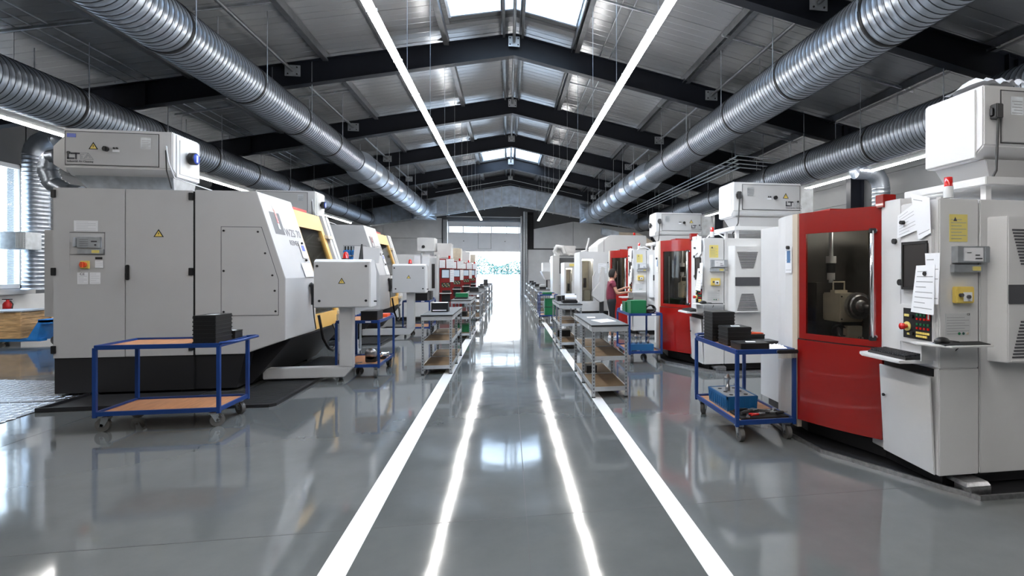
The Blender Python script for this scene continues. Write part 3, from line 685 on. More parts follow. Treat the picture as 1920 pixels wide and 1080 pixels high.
B().mat(0).box(-5.46, -5.17, YF_-.02, YF_+.01, 1.84, 1.90).mat(1).box(-5.30, -5.21, YF_-.022, YF_-.019, 1.85, 1.89).build('socket_strip', ['zinc', 'paley'], T, .003)
paper(T, [(-5.51, YF_-.002, 2.27), (-5.24, YF_-.002, 2.27), (-5.24, YF_-.002, 2.13), (-5.51, YF_-.002, 2.13)], O, lines=6, name='notice')
B().mat(0).box(-5.43, -5.33, YF_-.02, YF_, 1.65, 1.75).build('switch_plate', 'signy', T, .003)
sw = B().cyl((-5.385, YF_-.02, 1.70), (-5.385, YF_-.05, 1.70), .036, 18).box(-5.397, -5.373, YF_-.07, YF_-.05, 1.665, 1.735).build('main_switch', 'orange', T)
B().box(-5.27, -5.19, YF_-.003, YF_, 1.77, 1.80).build('name_plate', 'matte', T)
paper(T, [(-5.27, YF_-.002, 1.755), (-5.18, YF_-.002, 1.755), (-5.18, YF_-.002, 1.66), (-5.27, YF_-.002, 1.66)], O, lines=4, name='notice')
paper(T, [(-5.47, YF_-.002, 1.60), (-5.35, YF_-.002, 1.60), (-5.35, YF_-.002, 1.45), (-5.47, YF_-.002, 1.45)], O, lines=8, name='notice')
paper(T, [(-5.33, YF_-.002, 1.60), (-5.21, YF_-.002, 1.60), (-5.21, YF_-.002, 1.45), (-5.33, YF_-.002, 1.45)], O, lines=5, name='notice')
text('CE', .045, 'ink', T, Vector((-5.44, YF_-.006, 1.565))-O, name='ce_mark')
warning(T, -4.54, YF_, 2.12, .105, O)
h_ = B().box(-4.915, -4.875, YF_-.03, YF_, 1.50, 1.70).build('door_handle', 'black', T, .008)
B().box(-4.90, -4.86, YF_-.06, YF_-.025, 1.50, 1.60).build('door_handle', 'black', T, .01)
for x in (-5.74, -4.16):
    for z in (2.56, 1.56, .56): B().box(x-.02, x+.03, YF_-.02, YF_+.02, z, z+.10).build('hinge', 'black', T, .004)
# body block with cut-away lower corner and slanted aisle side
B().prism([(-4.11, .5), (-3.51, .5), (-3.0, .68), (-3.0, 1.52), (-3.36, 2.70), (-4.11, 2.70)], 'y', YF_, 9.06).build('body', 'light', T, .006)
B().box(-4.16, -4.11, YF_+.01, 9.0, .5, 2.68).build('seam', 'black', T)
hp = [(-3.79, 1.02), (-3.09, 1.02), (-3.09, 1.5), (-3.30, 2.21), (-3.79, 2.21)]
ho = [(-3.797, 1.013), (-3.083, 1.013), (-3.083, 1.502), (-3.295, 2.217), (-3.797, 2.217)]
B().prism(ho, 'y', YF_-.001, YF_+.004).build('hatch_gap', 'ink', T)
B().prism(hp, 'y', YF_-.006, YF_+.004).build('hatch', 'light', T, .003)
for x, z in ((-3.76, 2.16), (-3.34, 2.15), (-3.76, 1.62), (-3.76, 1.07), (-3.12, 1.07), (-3.13, 1.35), (-3.16, 1.56), (-3.25, 1.86)): B().cyl((x, YF_-.006, z), (x, YF_-.012, z), .014, 10).build('screw', 'matte', T)
B().prism([(-4.9, .04), (-3.62, .04), (-3.52, .49), (-4.9, .49)], 'y', YF_+.04, 9.0).build('plinth', 'blacksteel', T)
B().box(-5.74, -4.13, YF_+.015, 8.9, .04, .495).build('plinth', 'blacksteel', T, .004)
B().prism([(-4.9, .04), (-3.55, .04), (-3.35, .28), (-3.05, .64), (-3.05, .67), (-4.9, .67)], 'y', 8.2, 10.75).build('chip_chute', 'blacksteel', T)
for k in range(6): B().box(-3.62, -3.50, 8.35+.1*k, 8.39+.1*k, .06, .34).build('hose_coupling', 'black', T, .01)
for x in (-5.5, -4.3):
    for y in (8.05, 8.7): B().cyl((x, y, 0), (x, y, .05), .05, 12).build('foot', 'blacksteel', T)
for y in (9.6, 10.6): B().cyl((-3.7, y, 0), (-3.7, y, .05), .05, 12).build('foot', 'blacksteel', T)
# rear body behind the sliding door
B().prism([(-4.9, .66), (-3.12, .66), (-3.12, 1.52), (-3.46, 2.62), (-4.9, 2.62)], 'y', 9.0, 10.75).build('rear_body', 'liner', T)
B().box(-5.7, -4.8, 8.9, 10.75, .1, 2.5).build('rear_cabinet', 'light', T, .006)
# yellow sliding door with window
dr_ = slope_panel(B(), 9.07, 10.33, 2.33, 2.60, -.10, -.035)
slope_panel(dr_, 9.07, 9.17, .92, 2.33, -.10, -.035); slope_panel(dr_, 10.20, 10.33, .92, 2.33, -.10, -.035); slope_panel(dr_, 9.07, 10.33, .68, .92, -.10, -.035)
dr_.build('sliding_door', 'yellow', T)
slope_panel(B(), 9.17, 10.20, .92, 2.33, -.075, -.06).build('window', 'glassdark', T)
slope_panel(B(), 9.3, 10.1, 1.42, 1.50, -.06, -.02).build('window_bar', 'white', T)
for a, b_, m_, o_ in ((10.34, 10.42, 'black', -.06), (10.43, 10.56, 'white', -.01), (10.57, 10.61, 'black', -.05), (10.62, 10.75, 'white', -.01)):
    slope_panel(B(), a, b_, .68, 2.62, -.14, o_).build('door_rail', m_, T)
for z in (2.2, .85): slope_panel(B(), 10.26, 10.5, z, z+.06, -.04, .03).build('door_bracket', 'cream', T)
B().box(-3.62, -3.42, 9.3, 9.9, 2.60, 2.66).build('roof_block', 'extred', T, .004)
# handset on the corner with coiled lead
hs = B().tube([(-2.985, 8.78, 1.42), (-2.95, 8.81, 1.38), (-2.94, 8.81, 1.22), (-2.955, 8.81, 1.10)], [.035, .045, .04, .025], 10).build('handset', 'black', T)
B().box(-2.99, -2.93, 8.83, 8.89, 1.26, 1.36).build('handset_holder', 'chrome', T, .01)
cp = [(-2.955, 8.81, 1.12), (-2.95, 8.85, .9), (-2.94, 8.9, .72)]
B().tube(cp, .009, 6).build('lead', 'black', T)
B().tube([(-2.94, 9.02, .92), (-2.9, 9.1, .55), (-2.88, 9.3, .36), (-2.88, 9.5, .30), (-2.88, 9.7, .38), (-2.92, 9.8, .6), (-2.98, 9.85, .7)], .022, 8).build('hose', 'black', T)
# emblem, lettering and papers on the slanted face
def onslope(mb, pts, o=.003):
    n = Vector((2.70-1.52, 0, .36)).normalized()
    P = [Vector((lprof(z), y, z))+n*o for y, z in pts]; mb.hexa([p-n*.002 for p in P], P); return mb
onslope(B(), [(8.08, 2.14), (8.40, 2.14), (8.40, 2.45), (8.08, 2.45)]).build('emblem', 'rackgrey2', T)
onslope(B(), [(8.25, 2.29), (8.30, 2.28), (8.30, 2.56), (8.25, 2.57)], .006).build('emblem', 'lampred', T)
onslope(B(), [(8.24, 2.22), (8.29, 2.21), (8.29, 2.29), (8.24, 2.30)], .007).build('emblem', 'paper', T)
ang_ = math.atan2(.36, 1.18)
def slopetext(body, size, y, z, m_='ink', name='lettering', sx=1):
    o = text(body, size, m_, T, (0, 0, 0), '+x', name, sx); n = Vector((1.18, 0, .36)).normalized()
    up = Vector((-.36, 0, 1.18)).normalized(); rt = Vector((0, 1, 0))
    o.matrix_parent_inverse = Matrix.Identity(4)
    R_ = Matrix((rt*sx, up, n)).transposed().to_4x4(); R_.translation = Vector((lprof(z), y, z))+n*.002-O
    o.matrix_basis = R_
    return o
slopetext('WZS', .165, 8.43, 2.13, 'rackgrey2'); slopetext('70', .165, 8.83, 2.13, 'rackgrey2')
slopetext('REINEC', .11, 8.47, 2.0, 'rackgrey2')
paper(T, [(lprof(2.06)+.012, 8.78, 2.06), (lprof(2.06)+.012, 9.0, 2.06), (lprof(1.82)+.012, 9.0, 1.82), (lprof(1.82)+.012, 8.78, 1.82)], O, lines=3, name='pinned_paper')
onslope(B(), [(8.83, 1.92), (8.95, 1.92), (8.95, 2.01), (8.83, 2.01)], .014).build('print', 'knobblue', T)
paper(T, [(lprof(1.74)+.012, 8.62, 1.74), (lprof(1.74)+.012, 8.98, 1.74), (lprof(1.53)+.014, 8.98, 1.53), (lprof(1.53)+.014, 8.62, 1.53)], O, lines=4, name='pinned_paper')
for y, z in ((8.88, 2.04), (8.84, 1.78)): B().cyl((lprof(z)+.01, y, z), (lprof(z)+.035, y, z+.01), .018, 10).build('magnet', 'black', T)
T2 = dup(T, (-4.4, 7.9+5.4, 0), 'second light grey grinding machine with yellow sliding door, behind the nearest one')
lta('white air cleaner on top of the nearest light grey machine', -5.70, 8.0, 2.86)
lta('white air cleaner on top of the second light grey machine', -5.70, 13.35, 2.86)

# grey side cabinet left of the first machine
t_ = thing('side_cabinet', 'narrow pale grey cabinet at the left of the nearest grey machine', 'cabinet', (-6.2, 8.9, .0))
MB(t_.location).box(-6.36, -5.98, 8.6, 9.3, .98, 2.19).build('body', 'light', t_, .006)
MB(t_.location).box(-6.05, -5.99, 8.59, 8.6, 1.0, 2.17).build('door_strip', 'white', t_, .002)
MB(t_.location).box(-6.3, -5.76, 8.7, 9.25, .02, .97).build('pump_housing', 'blacksteel', t_, .01)
t_ = thing('grille_box', 'small grey box with white ventilation grille on the left duct riser', 'box', (-11.2, 14.4, 2.05))
MB(t_.location).box(-11.45, -10.95, 14.3, 14.74, 2.12, 2.52).build('casing', 'zinc', t_, .006)
g_ = MB(t_.location)
for k in range(6): g_.box(-11.13+.03*k, -11.125+.03*k, 14.285, 14.3, 2.14, 2.50)
for k in range(9): g_.box(-11.14, -10.96, 14.285, 14.3, 2.14+.043*k, 2.147+.043*k)
g_.build('grille', 'white', t_)

# operator console on a swing arm
def console(label, y0):
    t_ = thing('control_console', label, 'control console', (-2.35, y0+.17, 0), 'consoles beside the light grey machines'); O = t_.location; dy = y0-8.2
    def b(): return MB((O[0], O[1]-dy, O[2]))
    b().prism([(8.2, 1.09), (8.55, 1.09), (8.55, 1.62), (8.42, 1.79), (8.26, 1.79), (8.2, 1.75)], 'x', -2.74, -1.97).build('casing', 'white', t_, .008)
    b().box(-2.735, -1.99, 8.185, 8.2, 1.10, 1.745).build('front_door', 'light', t_, .004)
    for x, z in ((-2.69, 1.69), (-2.03, 1.69), (-2.66, 1.19), (-2.03, 1.19)): b().cyl((x, 8.185, z), (x, 8.175, z), .018, 10).build('lock', 'matte', t_)
    warning(t_, -2.36, 8.184, 1.48, .085, (O[0], O[1]-dy, O[2]))
    b().box(-2.43, -2.25, 8.3, 8.46, .22, 1.09).build('column', 'light', t_, .01)
    b().prism([(-2.43, .22), (-2.25, .22), (-2.25, .20), (-2.36, .07), (-3.45, .07), (-3.45, .22)], 'y', 8.3, 8.46).build('arm', 'light', t_, .008)
    b().lathe([(0, .05), (.02, .05), (.02, .042), (.08, .038), (.11, .02), (.115, 0)], (-2.36, 8.38, 1.79), 'z', 16).build('beacon', 'lampred', t_)
    b().cyl((-2.36, 8.38, 1.785), (-2.36, 8.38, 1.805), .052, 16).build('beacon_base', 'black', t_)
    b().hexa([(-2.30,8.52,1.74),(-1.93,8.52,1.74),(-1.93,8.56,1.74),(-2.30,8.56,1.74)], [(-2.30,8.60,2.0),(-1.93,8.60,1.97),(-1.93,8.63,1.97),(-2.30,8.63,2.0)]).build('screen_back', 'light', t_, .004)
    if y0 < 9: b().prism([(8.3, 1.79), (8.5, 1.79), (8.46, 2.02), (8.43, 2.02)], 'x', -2.16, -2.145).build('holder', 'matte', t_)
    else: b().cyl((-2.1, 8.4, 1.79), (-2.1, 8.4, 2.05), .02, 10).build('mast', 'zinc', t_)
    b().cyl((-1.99, 8.4, 1.17), (-1.93, 8.4, 1.17), .012, 8).build('handle', 'black', t_)
    return t_
console('grey control console with red beacon on a swing arm beside the nearest machine', 8.2)
console('grey control console with red beacon and metal mast beside the second machine', 13.45)
# tray, mat and steel plates
t_ = thing('drip_tray', 'low black steel drip tray under the nearest grey machine', 'tray', (-4.2, 7.6, 0))
q = MB(t_.location); q.box(-5.31, -3.95, 7.10, 7.88, .004, .02).box(-5.31, -3.95, 7.08, 7.10, .002, .05).box(-5.33, -5.31, 7.08, 7.88, .002, .05); q.build('pan', 'blacksteel', t_)
t_ = thing('floor_mat', 'ribbed black rubber mat in front of the nearest grey machine', 'mat', (-3.2, 7.8, 0))
q = MB(t_.location).prism([(-3.90, 6.94), (-2.80, 6.90), (-2.74, 6.96), (-2.76, 10.6), (-3.42, 10.6), (-3.42, 7.75), (-3.90, 7.75)], 'z', .002, .035); q.build('base', 'blacksteel', t_)
rb = MB(t_.location)
for k in range(66):
    y = 7.0+.054*k; rb.box(-3.40 if y > 7.7 else -3.86, -2.80, y, y+.02, .035, .040)
tag(rb.build('rib', 'mat', t_), kind='stuff')
dup(t_, (-3.2, 13.2, 0), 'ribbed black rubber mat in front of the second grey machine')
for lb, pts in (('chequer steel floor plate at far left, rear one', [(-8.6, 8.35), (-6.1, 7.66), (-5.2, 7.66), (-5.2, 7.88), (-6.0, 8.9), (-8.6, 9.6)]), ('chequer steel floor plate at far left, front one', [(-8.6, 8.3), (-6.1, 7.62), (-5.34, 7.62), (-5.34, 7.1), (-5.32, 6.62), (-8.6, 7.55)])):
    t_ = thing('floor_plate', lb, 'floor plate', (pts[1][0], pts[1][1], 0), 'chequer plates')
    MB(t_.location).prism(pts, 'z', .001, .008).build('plate', 'plate', t_)
    rg = MB(t_.location)
    y = 6.6; k = 0
    while y < 9.6:
        x = -8.5+.05*(k % 2)
        while x < -5.3:
            # inside test
            c = False; n = len(pts)
            for i in range(n):
                a, b_ = pts[i], pts[(i+1) % n]
                if (a[1] > y) != (b_[1] > y) and x < (b_[0]-a[0])*(y-a[1])/(b_[1]-a[1])+a[0]: c = not c
            if c:
                s = 1 if k % 2 else -1; rg.hexa([(x-.03,y-.03*s,.008),(x-.02,y-.035*s,.008),(x+.03,y+.03*s,.008),(x+.02,y+.035*s,.008)], [(x-.025,y-.028*s,.012),(x-.02,y-.03*s,.012),(x+.025,y+.028*s,.012),(x+.02,y+.03*s,.012)])
            x += .12
        y += .062; k += 1
    tag(rg.build('tread_bar', 'tread', t_), kind='stuff')
# ================================================================== RIGHT TOOL GRINDERS WITH RED DOORS
R = thing('tool_grinder', 'nearest white tool grinder with curved red door, glass window and keyboard shelf', 'machine', (3.6, 4.3, 0), 'white tool grinders with red doors on the right'); O = R.location
B = lambda: MB(O)
YC = 3.42
A0 = Vector((3.11, 4.02)); A1 = Vector((2.75, 4.74)); NB = Vector((-.894, -.447))
def arc(t, o=0):      # t=0 far end, 1 near end; o = offset outwards
    p = A1.lerp(A0, t)+NB*(.03*4*t*(1-t)+o); return p
def door(mb, t0, t1, z0, z1, o0, o1, n=None):
    n = n or max(1, round((t1-t0)*14))
    for i in range(n):
        a, b_ = t0+(t1-t0)*i/n, t0+(t1-t0)*(i+1)/n
        p, q, r_, s = arc(a, o0), arc(b_, o0), arc(b_, o1), arc(a, o1)
        mb.add([(*p, z0), (*q, z0), (*r_, z0), (*s, z0), (*p, z1), (*q, z1), (*r_, z1), (*s, z1)],
               [(0,1,2,3),(4,5,6,7),(0,1,5,4),(2,3,7,6)]+([(1,2,6,5)] if i == n-1 else [])+([(3,0,4,7)] if i == 0 else []))
    return mb
# control block beside the door, cabinet and further cabinets
B().prism([(3.10, YC), (3.435, YC), (3.435, 4.2), (3.14, 4.2), (3.10, 4.02)], 'z', .90, 2.15).build('control_housing', 'white', R, .008)
B().prism([(3.10, YC), (3.435, YC), (3.435, 4.2), (3.14, 4.2), (3.13, 4.0)], 'z', .12, .90).build('control_base', 'white', R, .006)
B().box(3.445, 4.08, YC, 4.2, .12, 2.15).build('cabinet_door', 'white', R, .006)
B().box(4.09, 5.3, YC, 4.2, .12, 2.15).build('cabinet_door', 'white', R, .006)
B().box(3.42, 5.2, YC+.02, 4.1, .1, 2.13).build('seam', 'black', R)
B().box(4.11, 4.15, YC-.03, YC, 1.02, 1.22).build('door_handle', 'black', R, .006)
B().prism([(3.2, YC+.08), (5.3, YC+.08), (5.3, 6.0), (3.1, 6.0), (2.95, 4.9), (3.2, 4.1)], 'z', .02, .14).build('plinth', 'blacksteel', R)
# folding flap below the console
B().hexa([(3.085,3.45,.12),(3.10,3.45,.12),(3.11,4.0,.13),(3.095,4.0,.13)], [(3.045,3.45,.84),(3.06,3.45,.84),(3.07,4.0,.845),(3.055,4.0,.845)]).build('flap', 'white', R, .003)
B().box(3.09, 3.11, 3.47, 3.98, .84, .895).build('flap_gap', 'matte', R)
B().cyl((3.062, 3.95, .60), (3.05, 3.95, .60), .012, 10).build('lock', 'matte', R)
# red curved door
door(B(), 0.005, .995, .20, .965, -.03, .012).build('door_skirt', 'red', R)
fr = B()
door(fr, 0.02, .115, .975, 2.17, -.03, .0); door(fr, .90, .995, .975, 2.17, -.03, .0); door(fr, .115, .90, .975, 1.03, -.03, .0); door(fr, .115, .90, 1.97, 2.17, -.03, .0)
fr.build('door_frame', 'red', R)
door(B(), .115, .90, 1.03, 1.97, -.018, -.010).build('window', 'glassdark', R)
door(B(), .0, 1.0, .965, .975, -.02, -.004).build('door_gap', 'black', R)
pa, pb = arc(.915, .045), arc(.915, .045)
B().tube([(*arc(.93, .0), 1.06), (*pa, 1.06), (*pa, 1.96), (*arc(.93, .0), 1.96)], .017, 10).build('door_bar', 'chrome', R)
for z in (1.04, 1.95): B().box(pa[0]-.02, pa[0]+.035, pa[1]-.015, pa[1]+.015, z-.01, z+.03).build('bar_mount', 'black', R, .004)
B().box(3.08, 3.2, 3.98, 4.08, 2.15, 2.26).build('door_track', 'red', R, .004)
# pale pillar right of the red door
B().box(3.095, 3.2, 3.80, 4.02, .92, 2.2).build('pillar', 'white', R, .004)
B().cyl((3.095, 3.86, 1.86), (3.075, 3.86, 1.86), .022, 12).build('button', 'black', R)
# white rounded shell on the far side
cpts = [(2.75, 4.75), (2.745, 4.83), (2.755, 4.98), (2.79, 5.14), (2.86, 5.32), (2.99, 5.5), (3.2, 5.7), (3.6, 5.85)]
sh = B()
def shell(mb, pts, z0, z1, th=.03):
    inn = [(x+.04, y-.01) for x, y in pts]
    n = len(pts)
    for i in range(n-1):
        mb.add([(*pts[i], z0), (*pts[i+1], z0), (*inn[i+1], z0), (*inn[i], z0), (*pts[i], z1), (*pts[i+1], z1), (*inn[i+1], z1), (*inn[i], z1)], [(0,1,2,3),(4,5,6,7),(0,1,5,4),(2,3,7,6)]+([(3,0,4,7)] if i == 0 else []))
    return mb
shell(sh, cpts[1:], .12, 2.17).build('rounded_shell', 'white', R)
shell(B(), cpts[:2], .12, 2.17).build('edge_strip', 'beige', R)
B().prism([(2.79, 4.8), (2.83, 5.1), (2.92, 5.3), (3.1, 5.5), (3.5, 5.75), (5.2, 5.8), (5.2, 4.1), (3.2, 4.1), (2.84, 4.7)], 'z', 2.13, 2.17).build('roof', 'white', R, .003)
# interior
B().prism([(2.83, 4.7), (3.16, 4.06), (4.4, 4.06), (4.4, 5.3), (2.9, 5.3)], 'z', .80, .86).build('work_floor', 'liner', R)
B().box(4.3, 4.4, 4.2, 5.6, .86, 2.12).build('back_liner', 'liner', R); B().box(2.9, 4.4, 5.25, 5.35, .86, 2.12).build('side_liner', 'liner', R)
B().box(3.15, 4.3, 4.2, 4.26, .86, 2.12).build('side_liner', 'liner', R); B().box(3.0, 4.4, 5.4, 6.0, .14, 2.12).build('rear_housing', 'white', R)
B().box(4.4, 5.3, 4.2, 5.9, .14, 2.15).build('rear_cabinet', 'white', R, .006)
B().box(3.5, 4.1, 4.5, 4.62, 2.08, 2.11).build('added_fill_lamp', 'fill_glow', R)  # added fill source, brightens the cavity behind the door window
hx, hy = 3.20, 4.72
B().box(hx-.02, hx+.24, hy, hy+.30, 1.12, 1.40).build('work_head', 'cream', R, .012)
B().box(hx+.24, hx+.62, hy+.02, hy+.36, .90, 1.36).build('head_slide', 'liner', R, .01)
for x, z in ((hx+.0, 1.37), (hx+.0, 1.15)): B().cyl((x, hy+.0, z), (x, hy-.004, z), .008, 8).build('screw', 'matte', R)
B().lathe([(0, .02), (0, .13), (-.05, .13), (-.055, .11), (-.07, .10), (-.075, .06), (-.10, .05), (-.14, .045), (-.145, .02), (-.20, .016), (-.2, 0)], (hx+.15, hy-.01, 1.28), 'y', 28, False).build('chuck', 'steel', R)
B().cyl((hx+.24, hy-.02, 1.37), (hx+.24, hy-.07, 1.37), .02, 10).build('nozzle', 'chrome', R)
B().box(hx+.08, hx+.24, hy+.02, hy+.10, .97, 1.08).box(hx+.0, hx+.26, hy+.02, hy+.12, .94, .97).build('bracket', 'cream', R, .006)
B().tube([(hx-.02, hy+.02, 1.06), (hx-.06, hy-.04, 1.0), (hx-.02, hy-.1, .94), (hx+.06, hy-.12, .93), (hx+.14, hy-.08, .98)], .014, 8).build('cable', 'black', R)
B().lathe([(0, .07), (.05, .07), (.06, .05)], (hx+.02, hy+.05, 1.02), 'y', 20).build('motor', 'black', R)
B().box(hx-.02, hx+.12, hy+.08, hy+.16, 1.40, 1.43).build('handle_base', 'cream', R, .004)
B().tube([(hx-.01, hy+.12, 1.43), (hx-.01, hy+.12, 1.51), (hx+.11, hy+.12, 1.51), (hx+.11, hy+.12, 1.43)], .009, 8).build('grip', 'cream', R)
B().cyl((hx+.05, hy+.25, 1.50), (hx+.05, hy+.25, 2.10), .022, 10).build('coolant_pipe', 'zinc', R)
B().cyl((hx+.05, hy+.25, 1.60), (hx+.05, hy+.25, 1.70), .045, 14).build('filter_body', 'black', R); B().cyl((hx+.05, hy+.25, 1.70), (hx+.05, hy+.25, 1.77), .05, 14).build('filter_cap', 'lightB', R); B().cyl((hx+.05, hy+.25, 1.53), (hx+.05, hy+.25, 1.60), .038, 14).build('filter_cap', 'lightB', R)
B().lathe([(0, .20), (-.18, .20), (-.22, .16), (-.22, 0)], (3.75, 4.75, 2.0), 'z', 24).build('spindle_head', 'cream', R)
B().cyl((3.75, 4.6, 1.55), (3.75, 4.4, 1.55), .12, 20).build('grinding_spindle', 'blacksteel', R)
for k in range(5):
    a = k*1.25+.4; B().box(3.70+.14*math.cos(a)-.02, 3.70+.14*math.cos(a)+.02, 4.38, 4.42, 1.55+.13*math.sin(a)-.03, 1.55+.13*math.sin(a)+.03).build('nozzle', 'orange', R, .008)
B().cyl((3.05, 5.15, 1.0), (3.05, 5.15, 1.9), .012, 8).build('guide_rod', 'zinc', R)
B().box(3.1, 3.2, 5.0, 5.25, 1.1, 1.5).build('probe_box', 'liner', R, .01)
# screen, operating panel
B().box(3.075, 3.10, 3.46, 3.78, 1.455, 1.93).build('bezel', 'white', R, .004)
B().box(3.062, 3.078, 3.49, 3.74, 1.49, 1.83).build('screen', 'screen', R, .004)
B().box(3.055, 3.064, 3.485, 3.745, 1.825, 1.845).box(3.055, 3.064, 3.485, 3.745, 1.475, 1.495).box(3.055, 3.064, 3.485, 3.50, 1.475, 1.845).box(3.055, 3.064, 3.73, 3.745, 1.475, 1.845).build('screen_frame', 'black', R)
B().cyl((3.075, 3.77, 1.53), (3.055, 3.77, 1.53), .025, 12).build('knob', 'black', R)
B().box(3.08, 3.10, 3.45, 3.79, 1.06, 1.36).build('bezel', 'white', R, .004)
B().box(3.074, 3.082, 3.465, 3.745, 1.10, 1.33).build('key_panel', 'matte', R)
kb = B()
for i, (m_, rows) in enumerate((('g', ((1.285, 3), (1.215, 4))), ('r', ((1.255, 3), (1.185, 4))), ('w', ((1.15, 6), (1.125, 5))))):
    kb.mat(i)
    for z, n in rows:
        for k in range(n):
            y = 3.60-k*(.036 if n < 5 else .022); kb.box(3.068, 3.075, y-.010, y+.008, z-.008, z+.008)
kb.build('key', ['green', 'lampred', 'signy'], R)
kb2 = B().mat(0).box(3.068, 3.075, 3.475, 3.505, 1.25, 1.31).mat(1).box(3.066, 3.07, 3.478, 3.49, 1.26, 1.30); kb2.build('rocker_switch', ['lampred', 'paper'], R)
B().box(3.068, 3.075, 3.68, 3.73, 1.265, 1.285).box(3.068, 3.075, 3.66, 3.70, 1.125, 1.14).build('label_strip', 'paley', R)
for z, y in ((1.27, 3.645), (1.14, 3.645)): B().cyl((3.074, y, z), (3.055, y, z), .016, 10).build('knob', 'black', R)
B().cyl((3.074, 3.70, 1.19), (3.065, 3.70, 1.19), .036, 18).build('collar', 'paley', R)
B().lathe([(0, .014), (-.02, .014), (-.025, .024), (-.05, .026), (-.055, 0)], (3.066, 3.70, 1.19), 'x', 16).build('emergency_stop', 'lampred', R)
# keyboard shelf
B().prism([(2.86, 3.98), (3.09, 3.98), (3.09, 3.46), (2.84, 3.50), (2.82, 3.9)], 'z', .935, .96).build('keyboard_shelf', 'white', R, .004)
B().prism([(3.46, .96), (3.46, 1.08), (3.45, 1.08), (3.45, .96)], 'x', 2.98, 3.10).build('shelf_cheek', 'white', R)
# mouse board at the corner
B().prism([(2.93, 3.50), (3.10, 3.40), (3.42, 3.40), (3.36, 3.22), (3.02, 3.22), (2.90, 3.40)], 'z', 1.085, 1.10).build('side_board', 'white', R, .003)
# notices on the front face
def face_label(x0, x1, z0, z1, m_='paley', name='notice', lines=7, y=YC):
    mb = B().mat(0).box(x0, x1, y-.003, y, z0, z1).mat(1)
    for i in range(lines):
        zz = z0+(z1-z0)*(.1+.7*i/max(1, lines-1)); mb.box(x0+.012, x1-(.012 if i % 2 else .05), y-.0045, y-.0028, zz, zz+.004)
    return mb.build(name, [m_, 'greyink'], R)
nl = face_label(3.185, 3.335, 1.835, 2.035)
B().prism([(3.215, 1.985), (3.245, 1.985), (3.23, 2.015)], 'y', YC-.006, YC-.004).build('print', 'ink', R)
gb = B().mat(0).box(3.20, 3.43, YC-.06, YC, 1.68, 1.80).box(3.19, 3.43, YC-.04, YC, 1.61, 1.665).mat(1).box(3.25, 3.41, YC-.064, YC-.058, 1.69, 1.79).mat(2).box(3.34, 3.40, YC-.067, YC-.063, 1.705, 1.715).box(3.34, 3.38, YC-.067, YC-.063, 1.73, 1.74).box(3.27, 3.31, YC-.067, YC-.063, 1.75, 1.755).mat(3).box(3.34, 3.41, YC-.045, YC-.038, 1.62, 1.655)
gb.build('socket_unit', ['zinc', 'paper', 'ink', 'paley'], R, .003)
B().box(3.42, 3.47, YC-.065, YC-.0, 1.68, 1.80).build('unit_cap', 'zinc', R, .006)
B().box(3.205, 3.355, YC-.045, YC, 1.385, 1.505).build('switch_box', 'signy', R, .006)
B().mat(0).box(3.26, 3.33, YC-.05, YC-.044, 1.40, 1.465).build('switch_plate', 'paper', R)
B().cyl((3.295, YC-.05, 1.432), (3.295, YC-.065, 1.432), .014, 12).cyl((3.235, YC-.045, 1.445), (3.235, YC-.065, 1.445), .014, 12).build('rotary_knob', 'ink', R)
fl_ = face_label(3.15, 3.36, 1.14, 1.31, 'lightB', lines=7)
for k, m_ in enumerate(('green', 'leaf', 'beige')): B().cyl((3.265+.035*k, YC-.003, 1.16), (3.265+.035*k, YC-.006, 1.16), .010, 12).build('indicator', m_, R)
text('CE', .022, 'ink', R, Vector((3.33, YC-.0046, 1.293))-O, name='ce_mark')
# cooling unit door with louvres
B().prism([(3.50, YC), (3.58, YC-.10), (4.02, YC-.10), (4.02, YC)], 'z', .95, 2.02).build('cooling_unit', 'white', R, .006)
yv = YC-.10
vt = None
def louvre(zb, zt, wb, wt, n, cx=3.79):
    vt = B()
    for i in range(n):
        f_ = (i+.5)/n; z = zb+(zt-zb)*f_; w_ = wb+(wt-wb)*f_; vt.box(cx-w_, cx+w_, yv-.004, yv+.001, z-.006, z+.006)
    tag(vt.build('louvre', 'ink', R), kind='stuff')
louvre(1.66, 1.93, .10, .18, 12); louvre(.98, 1.26, .18, .10, 12)
B().box(3.79-.19, 3.79+.19, yv-.012, yv, .955, .972).build('drip_lip', 'white', R, .003)
B().box(3.58, 4.0, yv-.006, yv+.001, 1.38, 1.52).build('display_strip', 'ink', R, .002)
# beacon on the corner
B().lathe([(0, .032), (.08, .034), (.085, .03)], (3.27, YC+.1, 2.17), 'z', 16).build('beacon_base', 'lightB', R); B().lathe([(0, .03), (.07, .028), (.075, 0)], (3.27, YC+.1, 2.255), 'z', 16).build('beacon', 'lampred', R)
# support frame for the air cleaner
B().box(3.70, 5.3, 3.62, 4.5, 2.30, 2.365).build('support_frame', 'white', R, .006)
for x in (3.78, 5.2):
    for y in (3.7, 4.15): B().box(x-.025, x+.025, y-.025, y+.025, 2.15, 2.31).build('post', 'white', R)
B().tube([(3.3, 3.9, 2.15), (3.35, 3.85, 2.22), (3.5, 3.8, 2.24), (3.6, 3.85, 2.2), (3.7, 3.9, 2.15)], .012, 8).build('cable', 'paper', R)
B().box(3.0, 3.4, 4.6, 4.9, 2.17, 2.21).build('roof_block', 'red', R, .004)
